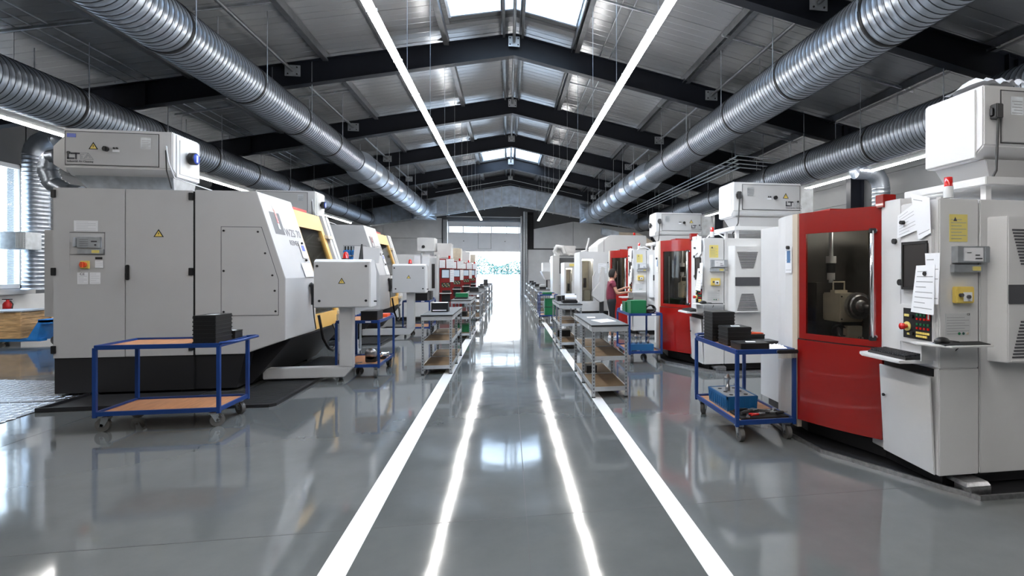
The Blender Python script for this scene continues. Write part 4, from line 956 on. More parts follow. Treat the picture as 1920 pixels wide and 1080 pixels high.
# drip pan rim on the floor
rim = [(2.98, 5.75), (2.76, 5.3), (2.72, 4.9), (2.74, 4.35), (3.28, 3.25), (5.3, 3.2)]
rm = B()
for a, b_ in zip(rim[:-1], rim[1:]):
    d_ = (Vector(b_)-Vector(a)).normalized(); n_ = Vector((d_.y, -d_.x))*-.02
    rm.add([(a[0], a[1], .0), (b_[0], b_[1], .0), (b_[0]+n_.x, b_[1]+n_.y, .0), (a[0]+n_.x, a[1]+n_.y, .0), (a[0], a[1], .035), (b_[0], b_[1], .035), (b_[0]+n_.x, b_[1]+n_.y, .035), (a[0]+n_.x, a[1]+n_.y, .035)], [(0,3,2,1),(4,5,6,7),(0,1,5,4),(1,2,6,5),(2,3,7,6),(3,0,4,7)])
rm.build('pan_rim', 'steel', R)
B().prism([(x+.01, y+.01) for x, y in rim]+[(5.3, 5.75)], 'z', .001, .006).build('drip_pan', 'blacksteel', R)
B().box(3.25, 3.42, 3.30, 3.45, .006, .075).build('levelling_block', 'steel', R, .004)
B().hexa([(3.22,3.31,.075),(3.43,3.31,.075),(3.43,3.5,.075),(3.22,3.5,.075)], [(3.24,3.33,.10),(3.42,3.33,.10),(3.42,3.5,.10),(3.24,3.5,.10)]).build('levelling_block', 'steel', R, .003)
PAP = []
def rpaper(pts, **k):
    o = paper(R, pts, O, **k); PAP.append(o); return o
rpaper([(3.07, 3.80, 2.06), (3.07, 3.62, 2.14), (3.065, 3.58, 1.93), (3.065, 3.80, 1.88)], name='pinned_paper', lines=7)
rpaper([(3.068, 3.66, 2.22), (3.068, 3.47, 2.16), (3.06, 3.45, 1.90), (3.06, 3.57, 1.85)], name='pinned_paper', lines=2)
rpaper([(3.05, 3.58, 1.66), (3.05, 3.40, 1.665), (3.02, 3.38, 1.30), (3.02, 3.60, 1.31)], name='pinned_paper', lines=8)
rpaper([(3.055, 3.50, 1.75), (3.055, 3.28+.08, 1.75), (3.04, 3.36, 1.38), (3.04, 3.46, 1.38)], name='pinned_paper', lines=5)
for y, z in ((3.73, 2.0), (3.49, 1.60)): B().cyl((3.065, y, z), (3.035, y, z), .016, 10).build('magnet', 'black', R)
# sheet with a picture on the rounded shell
rpaper([(2.748, 4.97, 1.86), (2.738, 4.83, 1.86), (2.738, 4.83, 1.60), (2.748, 4.97, 1.60)], name='pinned_paper', lines=3)
B().hexa([(2.744,4.94,1.70),(2.736,4.86,1.70),(2.738,4.86,1.70),(2.746,4.94,1.70)], [(2.744,4.94,1.82),(2.736,4.86,1.82),(2.738,4.86,1.82),(2.746,4.94,1.82)]).build('print', 'sky', R)
B().cyl((2.735, 4.88, 1.85), (2.71, 4.88, 1.85), .018, 10).build('magnet', 'black', R)
R2 = dup(R, (3.6, 4.3+4.72, 0), 'second white tool grinder with red door and two louvred vents, behind the first')
R3 = dup(R, (3.6, 4.3+9.62, 0), 'third white tool grinder with red door, where the woman in maroon works')
lta('white air cleaner with crumpled film on top, above the nearest red door machine', 3.87, 3.81, 2.54, True, False)
lta('white air cleaner above the second red door machine', 3.84, 8.7, 2.54, True, False)
lta('white air cleaner above the third red door machine, with a yellow sticker', 3.84, 13.6, 2.54, True, True)
# crumpled film on the nearest cleaner
random.seed(11)
fm = MB((4.2, 4.1, 3.16)); n = 14; V = []
for i in range(n+1):
    for j in range(7): V.append((3.87+.030*i, 3.80+.07*j, 3.163+(0 if j in (0, 6) and i % 3 else .02)+.085*abs(math.sin(i*.55+.2))*(.5+.5*random.random())*(1 if 0 < j < 5 else .5)))
fm.add(V, [(i*7+j, i*7+j+1, (i+1)*7+j+1, (i+1)*7+j) for i in range(n) for j in range(6)], True)
tag(fm.build('plastic_film', 'paper'), 'crumpled white film lying on top of the nearest right air cleaner', 'film')
# keyboards and mice
def keyboard(x, y, z, label):
    t_ = thing('keyboard', label, 'keyboard', (x, y, z), 'keyboards on the right machines'); o = t_.location
    MB(o).hexa([(x-.085,y-.21,z),(x+.085,y-.21,z),(x+.085,y+.21,z),(x-.085,y+.21,z)], [(x-.08,y-.205,z+.018),(x+.08,y-.205,z+.032),(x+.08,y+.205,z+.032),(x-.08,y+.205,z+.018)]).build('case', 'black', t_)
    ks = MB(o)
    for i in range(5):
        for j in range(16): xx = x-.065+i*.028; yy = y-.19+.0245*j; ks.box(xx-.011, xx+.011, yy-.0095, yy+.0095, z+.02+.0023*i, z+.034+.0023*i)
    tag(ks.build('key_field', 'blacksteel', t_), kind='stuff'); return t_
keyboard(2.975, 3.71, .96, 'black keyboard on the shelf of the nearest right machine')
keyboard(2.975, 3.71+4.72, .96, 'black keyboard on the shelf of the second right machine')
def mouse(y0, label):
    t_ = thing('computer_mouse', label, 'mouse', (3.05, 3.34+y0, 1.112), 'computer mice on the right machines')
    MB((0, 0, 0)).ball((0, 0, .004), .06, .034, .034).build('shell', 'black', t_)
    MB().tube([(.05, 0, .01), (.14, .0, .0), (.2, .06, -.05), (.18, .10, -.10), (.08, .13, -.14), (.02, .13, -.15)], .004, 6).build('lead', 'black', t_)
    m_ = MB((3.17, 3.33+y0, 1.10)).prism([(2.99, 3.25+y0), (3.345, 3.235+y0), (3.40, 3.385+y0), (3.02, 3.39+y0)], 'z', 1.1005, 1.106).build('mouse_pad', 'matte')
    tag(m_, label.replace('computer mouse', 'mouse pad'), 'mouse pad')
mouse(0, 'black computer mouse on the side board of the nearest right machine')
mouse(4.72, 'black computer mouse on the side board of the second right machine')
# ================================================================== CARTS
CH = .88
def caster(par, x, y, ang, brake=False):
    r = .066
    f = MB((x, y, 0)).box(x-.035, x+.035, y-.035, y+.035, .135, .15)
    ca, sa = math.cos(ang), math.sin(ang); cx, cy = x+ca*.03, y+sa*.03
    for s in (-1, 1):
        ox, oy = -sa*s*.024, ca*s*.024
        f.hexa([(cx+ox-ca*.02-sa*.002,cy+oy-sa*.02+ca*.002,.05),(cx+ox+ca*.02-sa*.002,cy+oy+sa*.02+ca*.002,.05),(cx+ox+ca*.02+sa*.002,cy+oy+sa*.02-ca*.002,.05),(cx+ox-ca*.02+sa*.002,cy+oy-sa*.02-ca*.002,.05)],
               [(x+ox-ca*.035-sa*.002,y+oy-sa*.035+ca*.002,.137),(x+ox+ca*.035-sa*.002,y+oy+sa*.035+ca*.002,.137),(x+ox+ca*.035+sa*.002,y+oy+sa*.035-ca*.002,.137),(x+ox-ca*.035+sa*.002,y+oy-sa*.035-ca*.002,.137)])
    fo = f.build('caster', 'zinc', par, loc=(x, y, 0))
    MB().cyl((cx-x-sa*.020, cy-y+ca*.020, r), (cx-x+sa*.020, cy-y-ca*.020, r), r, 20).cyl((cx-x-sa*.026, cy-y+ca*.026, r), (cx-x+sa*.026, cy-y-ca*.026, r), .016, 10).build('wheel', 'tyre', fo, .006)
    if brake: MB().box(-.03+ca*.05, .03+ca*.05, -.03+sa*.05, .03+sa*.05, .085, .11).build('brake_pedal', 'tyre', fo, .006)
def cart(label, x, y, rz_, L=1.12, W=.62, boards='ply', H=CH, handle=True):
    t_ = thing('tool_cart', label, 'cart', (x, y, 0), 'blue two tier carts', rz_); l, w_ = L/2, W/2; s = .017
    for a in (-1, 1):
        for b_ in (-1, 1): MB().box(a*w_-s, a*w_+s, b_*l-s, b_*l+s, .15, H-.03).build('leg', 'blue', t_, .003)
    for nm, z in (('top', H-.05), ('bottom', .165)):
        fr = MB()
        for a in (-1, 1): fr.box(a*w_-.012, a*w_+.012, -l, l, z-.0, z+.045); fr.box(-w_, w_, a*l-.012, a*l+.012, z-.0, z+.045)
        fr.build(nm+'_frame', 'blue', t_, .003)
        MB().box(-w_+.012, w_-.012, -l+.012, l-.012, z+.008, z+.024).build(nm+'_board', boards if nm == 'bottom' else 'ply', t_)
    if handle: MB().tube([(-w_+.02, l, H-.01), (-w_+.03, l+.10, H+.0), (-w_+.08, l+.14, H+.0), (w_-.08, l+.14, H+.0), (w_-.03, l+.10, H+.0), (w_-.02, l, H-.01)], .015, 10).build('push_handle', 'blue', t_)
    MB().box(-.04+w_*.5, .04+w_*.5, -l-.016, -l-.013, H-.04, H-.018).build('label_plate', 'paper', t_)
    for a in (-1, 1):
        for b_ in (-1, 1): caster(t_, a*(w_-.05), b_*(l-.07), -PI/2 if b_ < 0 else PI/2+.6*a, b_ > 0)
    return t_
cart('blue tool cart with beech shelves in front of the nearest grey machine', -3.51, 6.405, -PI/2)
cart('blue tool cart with black boxes and tools beside the nearest red door machine', 2.42, 5.29, 0, 1.10, .58)
cart('blue tool cart behind the nearest grey control console', -2.23, 9.05, 0, 1.06, .60)
cart('blue tool cart behind the second grey control console', -2.28, 14.55, 0, 1.06, .64)
cart('blue tool cart with green box beside the second red door machine', 2.39, 9.65, 0, 1.05, .58)
cart('blue cart with stacked green boxes on the right edge of the aisle', 1.28, 17.6, 0, 1.0, .56)
# ================================================================== BOLTLESS WORKBENCH RACKS
LEG = None
def rack(label, x, y, L=1.85, W=.46, H=.93):
    """x,y = front left corner"""
    global LEG
    t_ = thing('workbench_rack', label, 'rack', (x+W/2, y, 0), 'grey three tier workbench racks')
    if LEG is None:
        m_ = MB().mat(0).box(-.019, .019, -.002, .002, .015, .86).box(-.019, -.015, 0, .036, .015, .86).mat(1)
        z = .06
        while z < .84: m_.box(-.006, .008, -.0028, .001, z, z+.022); m_.box(-.0198, -.0150, .014, .026, z, z+.022); z += .045
        m_.mat(2).box(-.023, .023, -.006, .040, 0, .018); LEG = m_.mesh('leg', ['rackgrey', 'ink', 'black'])
    for yy in (0, L/2, L-.04):
        for s in (-1, 1):
            o = bpy.data.objects.new('leg', LEG); COL.objects.link(o); o.parent = t_; o.location = (s*(W/2-.019), yy, 0); o.scale = (-s, 1, 1)
    for z in (.085, .475):
        for a, b_ in ((.004, L/2-.004), (L/2+.004, L-.004)):
            rm_ = MB()
            rm_.box(-W/2+.03, W/2-.03, a, a+.012, z, z+.055).box(-W/2+.03, W/2-.03, b_-.012, b_, z, z+.055).box(-W/2+.004, -W/2+.016, a, b_, z, z+.055).box(W/2-.016, W/2-.004, a, b_, z, z+.055)
            rm_.build('shelf_rim', 'rackedge', t_)
            MB().box(-W/2+.016, W/2-.016, a+.012, b_-.012, z+.034, z+.048).build('shelf_board', 'chip', t_)
    rm_ = MB().box(-W/2-.004, W/2+.004, -.008, .008, .845, .91).box(-W/2-.004, W/2+.004, L-.008, L+.004, .845, .91).box(-W/2-.004, -W/2+.01, 0, L, .845, .91).box(W/2-.01, W/2+.004, 0, L, .845, .91); rm_.build('top_rim', 'rackedge', t_)
    MB().mat(0).box(-W/2-.012, W/2+.012, -.018, L+.01, .912, .93).mat(1).box(-W/2-.010, W/2+.010, -.016, L+.008, .926, .932).build('bench_top', ['black', 'lam'], t_)
    for yy in (.25, L-.35): MB().box((-W/2-.006) if x > 0 else (W/2+.004), (-W/2-.004) if x > 0 else (W/2+.006), yy, yy+.09, .855, .90).build('label_plate', 'paper', t_)
    return t_
LN = ['nearest', 'second', 'third', 'fourth', 'fifth', 'farthest']
for i, y in enumerate((8.65, 13.0, 17.6, 21.3, 25.2, 29.2)): rack('grey workbench rack left of the aisle, %s of the left row' % LN[i], -1.33, y)
for i, y in enumerate((6.70, 11.0, 19.6, 23.0, 26.6, 30.2)): rack('grey workbench rack right of the aisle, %s of the right row' % LN[i], 1.055, y)
# ================================================================== BOXES AND SMALL THINGS
def box(label, x0, x1, y0, y1, z0, h, col='black', name='storage_box', cat='box', ribs=0, note=False, group=None, lid=True):
    cx, cy = (x0+x1)/2, (y0+y1)/2
    t_ = thing(name, label, cat, (cx, cy, z0), group)
    MB(t_.location).box(x0+.004, x1-.004, y0+.004, y1-.004, z0, z0+h-(.012 if lid else 0)).build('body', col, t_, .004)
    if lid: MB(t_.location).box(x0, x1, y0, y1, z0+h-.014, z0+h).build('lid', col, t_, .004)
    if ribs:
        for k in range(ribs): MB(t_.location).box(x0-.001, x1+.001, y0-.001, y1+.001, z0+h*(k+.35)/ribs, z0+h*(k+.65)/ribs).build('rib', col, t_, .002)
    if note: MB(t_.location).prism([(cx-.05, cy-.03), (cx+.04, cy-.05), (cx+.06, cy+.02), (cx-.03, cy+.04)], 'z', z0+h, z0+h+.002).build('note', 'paper', t_)
    return t_
T1 = CH-.05+.024+.001
GB_ = 'black boxes on the carts'
box('tall ribbed black box on the cart before the nearest grey machine', -3.22, -3.00, 6.14, 6.48, T1, .30, ribs=7, note=True, group=GB_)
box('low black box at handle end of the cart before the nearest grey machine', -2.985, -2.955+.0, 6.3, 6.6, T1, .06, group=GB_) if False else None
box('low black box beside the tall ribbed box, near the cart handle', -3.0+.005, -2.965, 6.50, 6.68, T1, .09, group=GB_) if False else None
box('flat black box behind the tall ribbed box on the left cart', -3.16, -2.98, 6.50, 6.68, T1, .10, note=True, group=GB_)
box('small black block left of the tall ribbed box on the left cart', -3.40, -3.25, 6.52, 6.66, T1, .045, group=GB_)
box('tallest black ribbed box at far end of the right cart', 2.17, 2.43, 5.46, 5.72, T1, .32, ribs=9, group=GB_)
box('medium black ribbed box in the middle of the right cart', 2.20, 2.46, 5.12, 5.38, T1, .19, ribs=5, note=True, group=GB_)
box('low black box at near end of the right cart', 2.19, 2.49, 4.79, 5.04, T1, .07, note=True, group=GB_)
box('flat black tray beside the boxes on the right cart', 2.50, 2.70, 5.30, 5.60, T1, .09, group=GB_)
box('flat black case on the right cart beside the rags', 2.50, 2.72, 5.05, 5.26, T1, .05, group=GB_)
box('black box on the cart behind the nearest grey console', -2.22, -1.97, 8.62, 9.0, T1, .15, group=GB_)
box('grey box with round dial on the cart behind the nearest console', -2.42, -2.33, 8.58, 8.68, T1, .12, 'rackedge', 'dial_box', 'box', lid=False)
box('orange brush block at far end of the cart behind the nearest console', -2.10, -1.97, 9.3, 9.55, T1, .05, 'orange', 'brush_block', 'brush', lid=False)
box('black box on the cart behind the second grey console', -2.5, -2.02, 14.1, 14.45, T1, .20, group=GB_)
box('black slotted crate standing behind the black box on the second console cart', -2.30, -1.98, 14.55, 14.85, T1, .24, 'rubber', group=GB_, ribs=4)
TR = .933
a_ = box('black box with white slip on the nearest left workbench rack', -1.27, -.99, 9.25, 9.5, TR, .15, name='document_box')
MB(a_.location).box(-1.24, -1.02, 9.243, 9.247, TR+.02, TR+.035).build('label_strip', 'paper', a_); MB(a_.location).prism([(-1.25, 9.27), (-1.0, 9.25), (-1.02, 9.48), (-1.23, 9.46)], 'z', TR+.15, TR+.153).build('note', 'paper', a_)
a_ = box('green flat box on the second left workbench rack', -1.28, -.97, 13.5, 13.8, TR+.04, .10, 'green')
box('black tray under the green flat box on second left rack', -1.30, -.99, 13.45, 13.85, TR, .038, 'black', 'tray', 'tray', lid=False)
box('black box on the third left workbench rack', -1.25, -.95, 17.9, 18.3, TR, .15)
box('dark grey box with tall insert on the fourth left rack', -1.2, -.95, 21.8, 22.2, TR, .09, 'rubber')
box('tall dark grey box on the fifth left rack', -1.15, -.95, 25.9, 26.2, TR, .28, 'rubber')
box('low black box beside the tall grey box on fifth left rack', -1.3, -1.16, 25.5, 25.9, TR, .08)
box('black box on the middle shelf of the second left rack', -1.26, -.98, 13.2, 13.6, .525, .10)
box('dark green box with white labels on bottom shelf of second left rack', -1.28, -.92, 13.3, 13.7, .135, .18, 'green')
box('small black box on bottom shelf of the nearest right rack', 1.12, 1.28, 7.65, 7.85, .135, .11)
box('dark box on the bottom shelf of the second right rack', 1.1, 1.4, 12.05, 12.4, .135, .14)
# papers on the nearest right rack
for lb, pts in (('large white sheet lying on the nearest right workbench rack', [(1.22, 6.98), (1.46, 7.14), (1.40, 7.5), (1.14, 7.36)]), ('small white sheet lying on the nearest right workbench rack', [(1.14, 7.72), (1.26, 7.70), (1.28, 7.86), (1.16, 7.88)])):
    p_ = MB((pts[0][0], pts[0][1], TR)).prism(pts, 'z', TR, TR+.003).build('paper_sheet', 'paper'); tag(p_, lb, 'paper')
# label printer with roll
t_ = thing('label_printer', 'black printer with a white paper roll on the second right rack', 'printer', (1.3, 11.4, TR)); o = t_.location
MB(o).box(1.14, 1.46, 11.25, 11.6, TR, TR+.06).box(1.14, 1.46, 11.45, 11.6, TR+.06, TR+.18).build('body', 'black', t_, .01)
MB(o).cyl((1.20, 11.35, TR+.115), (1.44, 11.35, TR+.115), .055, 20).build('paper_roll', 'paper', t_); MB(o).box(1.12, 1.42, 11.44, 11.452, TR+.16, TR+.20).build('paper_strip', 'paper', t_)
box('flat black case on second right workbench rack behind the printer', 1.1, 1.45, 12.1, 12.6, TR, .12)
# green boxes
GG = 'green plastic boxes'
box('large green box on the cart beside the second red door machine', 2.13, 2.42, 9.17, 9.5, T1, .24, 'green', group=GG, lid=False)
box('pale green stack of trays left behind the large green box', 2.11, 2.30, 9.53, 9.8, T1, .20, 'green', group=GG, ribs=5)
box('green box on top of the blue cart at the aisle edge', 1.1, 1.4, 17.2, 17.6, T1, .08, 'green', group=GG)
box('upper green box on lower shelf of the blue cart at aisle edge', 1.16, 1.5, 17.2, 17.6, .47, .26, 'green', group=GG, lid=False)
box('lower green box on lower shelf of the blue cart at aisle edge', 1.16, 1.5, 17.2, 17.6, .195, .25, 'green', group=GG, lid=False)
for i, (x, y, h, c_) in enumerate(((1.15, 19.9, .10, 'black'), (1.2, 20.6, .16, 'rackedge'), (1.15, 23.4, .12, 'black'), (1.2, 24.2, .08, 'rubber'), (1.15, 27.0, .12, 'black'), (1.2, 30.6, .12, 'black'))):
    box(['flat black box on third right rack, nearer end', 'pale grey box on the third right rack', 'black box on the fourth right rack, nearer end', 'dark rubbery box on the fourth right rack', 'black box on the fifth right rack', 'black box on the farthest right rack'][i], x, x+.25, y, y+.3, TR, h, c_)
# blue crate with tool holders, lower shelf of the right cart
BZ = .165+.0245
t_ = thing('tool_crate', 'blue plastic crate on the lower shelf of the nearest right cart', 'crate', (2.35, 5.35, BZ)); o = t_.location
x0, x1, y0, y1, h = 2.19, 2.53, 5.12, 5.64, .15
MB(o).hexa([(x0+.01,y0+.01,BZ),(x1-.01,y0+.01,BZ),(x1-.01,y1-.01,BZ),(x0+.01,y1-.01,BZ)], [(x0+.003,y0+.003,BZ+h-.02),(x1-.003,y0+.003,BZ+h-.02),(x1-.003,y1-.003,BZ+h-.02),(x0+.003,y1-.003,BZ+h-.02)]).build('body', 'sky', t_)
MB(o).box(x0, x1, y0, y0+.02, BZ+h-.03, BZ+h).box(x0, x1, y1-.02, y1, BZ+h-.03, BZ+h).box(x0, x0+.02, y0, y1, BZ+h-.03, BZ+h).box(x1-.02, x1, y0, y1, BZ+h-.03, BZ+h).build('rim', 'sky', t_, .003)
for k in range(9): MB(o).box(x0-.002+.002, x0+.008, y0+.03+.055*k, y0+.04+.055*k, BZ+.02, BZ+h-.03).build('rib', 'sky', t_)
for k in range(6): MB(o).box(x0+.03+.055*k, x0+.04+.055*k, y0-.001, y0+.008, BZ+.02, BZ+h-.03).build('rib', 'sky', t_)
MB(o).box(x0+.02, x1-.02, y0+.02, y1-.02, BZ+h-.015, BZ+h-.004).build('insert', 'rackgrey', t_)
for k in range(2):
    for j in range(3): MB(o).cyl((x0+.09+.16*k, y0+.1+.15*j, BZ+h-.004), (x0+.09+.16*k, y0+.1+.15*j, BZ+h-.001), .022, 14).build('hole', 'matte', t_)
def holder(label, x, y, z, s=1, group='steel tool holders'):
    o = MB((x, y, z)).lathe([(0, 0), (0, .022*s), (.04*s, .022*s), (.045*s, .014*s), (.10*s, .014*s), (.105*s, .03*s), (.125*s, .032*s), (.13*s, .018*s), (.15*s, .012*s), (.15*s, 0)], (x, y, z), 'z', 16).build('tool_holder', 'steel'); tag(o, label, 'tool', group)
holder('tall steel tool holder standing on the blue crate', 2.33, 5.42, BZ+.148, 1.15); holder('short steel tool holder standing on the blue crate', 2.37, 5.30, BZ+.148, .8)
# hand tools on a black tray
box('flat black tool tray at near end of the right cart lower shelf', 2.20, 2.70, 4.80, 5.10, BZ, .02, 'matte', 'tool_tray', 'tray', lid=False)
def tool(label, x, y, z, ang, L, kind='pliers', m_='black'):
    t_ = thing('hand_tool', label, 'tool', (x, y, z), 'hand tools on the carts', ang)
    if kind == 'pliers':
        MB().tube([(-L/2, -.02, .012), (-L*.1, -.012, .014), (0, 0, .014)], .009, 8).build('grip', m_, t_); MB().tube([(-L/2, .03, .012), (-L*.1, .012, .014), (0, 0, .014)], .009, 8).build('grip', m_, t_)
        MB().prism([(0, -.018), (L*.3, -.006), (L*.32, .006), (0, .018), (-.02, 0)], 'z', .006, .022).build('jaw', 'steel', t_)
    elif kind == 'handle':
        MB().tube([(-L/2, 0, .02), (-L*.3, 0, .024), (L*.05, 0, .022), (L*.15, 0, .02)], [.016, .019, .016, .012], 10).build('grip', m_, t_); MB().cyl((L*.15, 0, .02), (L/2, 0, .02), .007, 8).build('shaft', 'steel', t_)
    else:
        MB().box(-L*.4, L*.35, -.008, .008, .004, .012).cyl((L*.42, 0, .002), (L*.42, 0, .014), .022, 12).cyl((-L*.45, 0, .002), (-L*.45, 0, .014), .018, 12).build('spanner', 'steel', t_, .002)
zt = BZ+.021
for i, (x, y, a, L, k, m_, lb) in enumerate(((2.33, 5.02, .2, .24, 'handle', 'black', 'thick black handled tool lying above the red pliers'), (2.36, 4.96, .5, .26, 'handle', 'rubber', 'grey handled tool on the tool tray'), (2.42, 4.87, .05, .20, 'pliers', 'lampred', 'red handled pliers on the tool tray'), (2.56, 4.92, -.5, .20, 'pliers', 'black', 'black pliers on the tool tray'), (2.62, 4.99, .9, .19, 'spanner', '', 'steel spanner at right of the tool tray'), (2.30, 4.88, 1.2, .16, 'spanner', '', 'steel spanner at left of the tool tray'), (2.52, 5.05, 2.6, .18, 'spanner', '', 'steel spanner in the middle of the tool tray'), (2.65, 4.86, .3, .14, 'handle', 'black', 'short black screwdriver on the tool tray'))):
    tool(lb, x, y, zt+.0, a, L, k, m_ or 'black')
# rags, folded notices, brush on the right cart
random.seed(3)
def rag(label, cx, cy, z, rx, ry, h, m_='paper', name='rag', cat='cloth'):
    n = 9; V = []
    for i in range(n):
        for j in range(n):
            u, v = i/(n-1)*2-1, j/(n-1)*2-1; e = max(0, 1-max(abs(u), abs(v))**2.5)
            V.append((cx+u*rx*(1-.12*random.random()), cy+v*ry*(1-.12*random.random()), z+.002+e*h*(.4+.6*random.random())))
    o = MB((cx, cy, z)).add(V, [(i*n+j, i*n+j+1, (i+1)*n+j+1, (i+1)*n+j) for i in range(n-1) for j in range(n-1)], True).build(name, m_); tag(o, label, cat)
rag('crumpled white rag on top of the right cart', 2.61, 4.90, T1, .09, .11, .05)
rag('grey white cloth folded at right edge of the right cart', 2.68, 5.0+.68, T1, .05, .08, .04)
o = MB((2.62, 5.45, T1)).prism([(2.52, T1+.09), (2.56, T1+.11), (2.70, T1+.10), (2.70, T1+.092)], 'y', 5.34, 5.42).build('folded_sheet', 'orange'); tag(o, 'orange and white folded sheet lying on the flat black tray', 'paper')
t_ = thing('hand_brush', 'hand brush with black back hanging from near edge of the right cart', 'brush', (2.62, 4.70, .84))
MB(t_.location).box(2.52, 2.73, 4.685, 4.722, .835, .87).build('back', 'black', t_, .008); br = MB(t_.location)
for k in range(40): x = 2.525+.005*k; br.box(x, x+.003, 4.695+.01*(k % 2), 4.70+.01*(k % 2), .785+.01*random.random(), .836)
tag(br.build('bristle', 'cream', t_), kind='stuff')
# tool holders and tools on the second right cart
box('long blue tray of tool holders on lower shelf of the second right cart', 2.14, 2.58, 9.25, 9.55, BZ, .12, 'sky', 'tool_tray', 'tray', lid=False)
for k, x in enumerate((2.18, 2.28, 2.36, 2.50)): holder(['first', 'second', 'third', 'fourth'][k]+' tool holder from the left in the tray on the second right cart', x, 9.38, BZ+.121, 1.15)
tool('black pliers before the tray on the second right cart', 2.25, 9.20, BZ, .2, .18); tool('steel spanner before the tray on the second right cart', 2.45, 9.19, BZ, -.1, .2, 'spanner')
t_ = thing('cable_coil', 'black coiled cable and tool bag on the second right cart', 'cable', (2.53, 9.35, T1))
for k in range(4):
    MB(t_.location).tube([(2.53+.09*math.cos(a/12*2*PI), 9.3+.05*k+.02*math.sin(a), T1+.084+.065*math.sin(a/12*2*PI)) for a in range(13)], .013, 6).build('coil', 'black', t_)
MB(t_.location).box(2.45, 2.63, 9.32, 9.55, T1, T1+.07).build('bag', 'black', t_, .02)
o = MB((2.15, 9.6, T1)).lathe([(0, .025), (.09, .025), (.10, .012), (.13, .012), (.135, 0)], (2.14, 9.98, T1), 'z', 12).build('bottle', 'paper'); tag(o, 'small white bottle at far end of the second right cart', 'bottle')
# grinding heads on the cart behind the first console
t_ = thing('grinding_wheel_flange', 'round dark grinding wheel flange on lower shelf behind the nearest console', 'machine part', (-2.12, 8.85, BZ))
MB(t_.location).lathe([(0, 0), (0, .085), (.02, .09), (.045, .085), (.05, .05), (.07, .05), (.07, 0)], (-2.12, 8.82, BZ+.13), 'y', 28).build('disc', 'steel', t_); MB(t_.location).box(-2.2, -2.04, 8.82, 8.98, BZ, BZ+.10).build('stand', 'black', t_, .01)
t_ = thing('spindle_part', 'bright spindle part on lower shelf behind the nearest console', 'machine part', (-2.0, 9.1, BZ))
MB(t_.location).lathe([(0, .05), (.05, .06), (.08, .04), (.16, .04), (.16, 0)], (-2.08, 9.15, BZ+.07), 'x', 18).build('body', 'chrome', t_); MB(t_.location).box(-2.06, -1.96, 9.1, 9.2, BZ, BZ+.04).build('block', 'black', t_, .01)
for i, (x, y, a) in enumerate(((-2.35, 8.62, .1), (-2.18, 8.60, .4), (-2.02, 8.65, -.3), (-2.3, 8.75, 1))): tool(['first', 'second', 'third', 'fourth'][i]+' steel spanner from the left, lower shelf behind the nearest console', x, y, BZ, a, .17, 'spanner')
# small stand under the first grey machine door
t_ = thing('coolant_stand', 'small grey metal stand with pink and white tubs behind the nearest console arm', 'stand', (-2.85, 10.3, 0))
for x in (-3.0, -2.72):
    for y in (10.1, 10.5): MB(t_.location).box(x, x+.03, y, y+.03, 0, .85).build('leg', 'rackgrey', t_)
for z in (.15, .7): MB(t_.location).box(-3.0, -2.69, 10.1, 10.53, z, z+.03).build('shelf', 'rackgrey', t_)
MB(t_.location).box(-2.98, -2.72, 10.15, 10.45, .18, .36).build('tub', 'lightB', t_, .01)
t_ = thing('bin_stand', 'thin stand with blue bins of black bottles behind the nearest console', 'stand', (-3.0, 11.1, 0))
MB(t_.location).box(-3.03, -2.97, 11.1, 11.16, 0, 1.98).box(-3.12, -2.88, 11.05, 11.2, 0, .03).build('post', 'rackgrey', t_)
for k in range(2):
    for j in range(2): MB(t_.location).hexa([(-3.14+.15*j,11.0,1.80+.13*k),(-3.01+.15*j,11.0,1.80+.13*k),(-3.01+.15*j,11.1,1.80+.13*k),(-3.14+.15*j,11.1,1.80+.13*k)], [(-3.14+.15*j,10.97,1.88+.13*k),(-3.01+.15*j,10.97,1.88+.13*k),(-3.01+.15*j,11.1,1.91+.13*k),(-3.14+.15*j,11.1,1.91+.13*k)]).build('bin', 'jackblue', t_, .004)
for j in range(5): MB(t_.location).cyl((-3.12+.055*j, 11.05, 1.98), (-3.12+.055*j, 11.05, 2.10), .018, 8).build('bottle', 'black', t_)
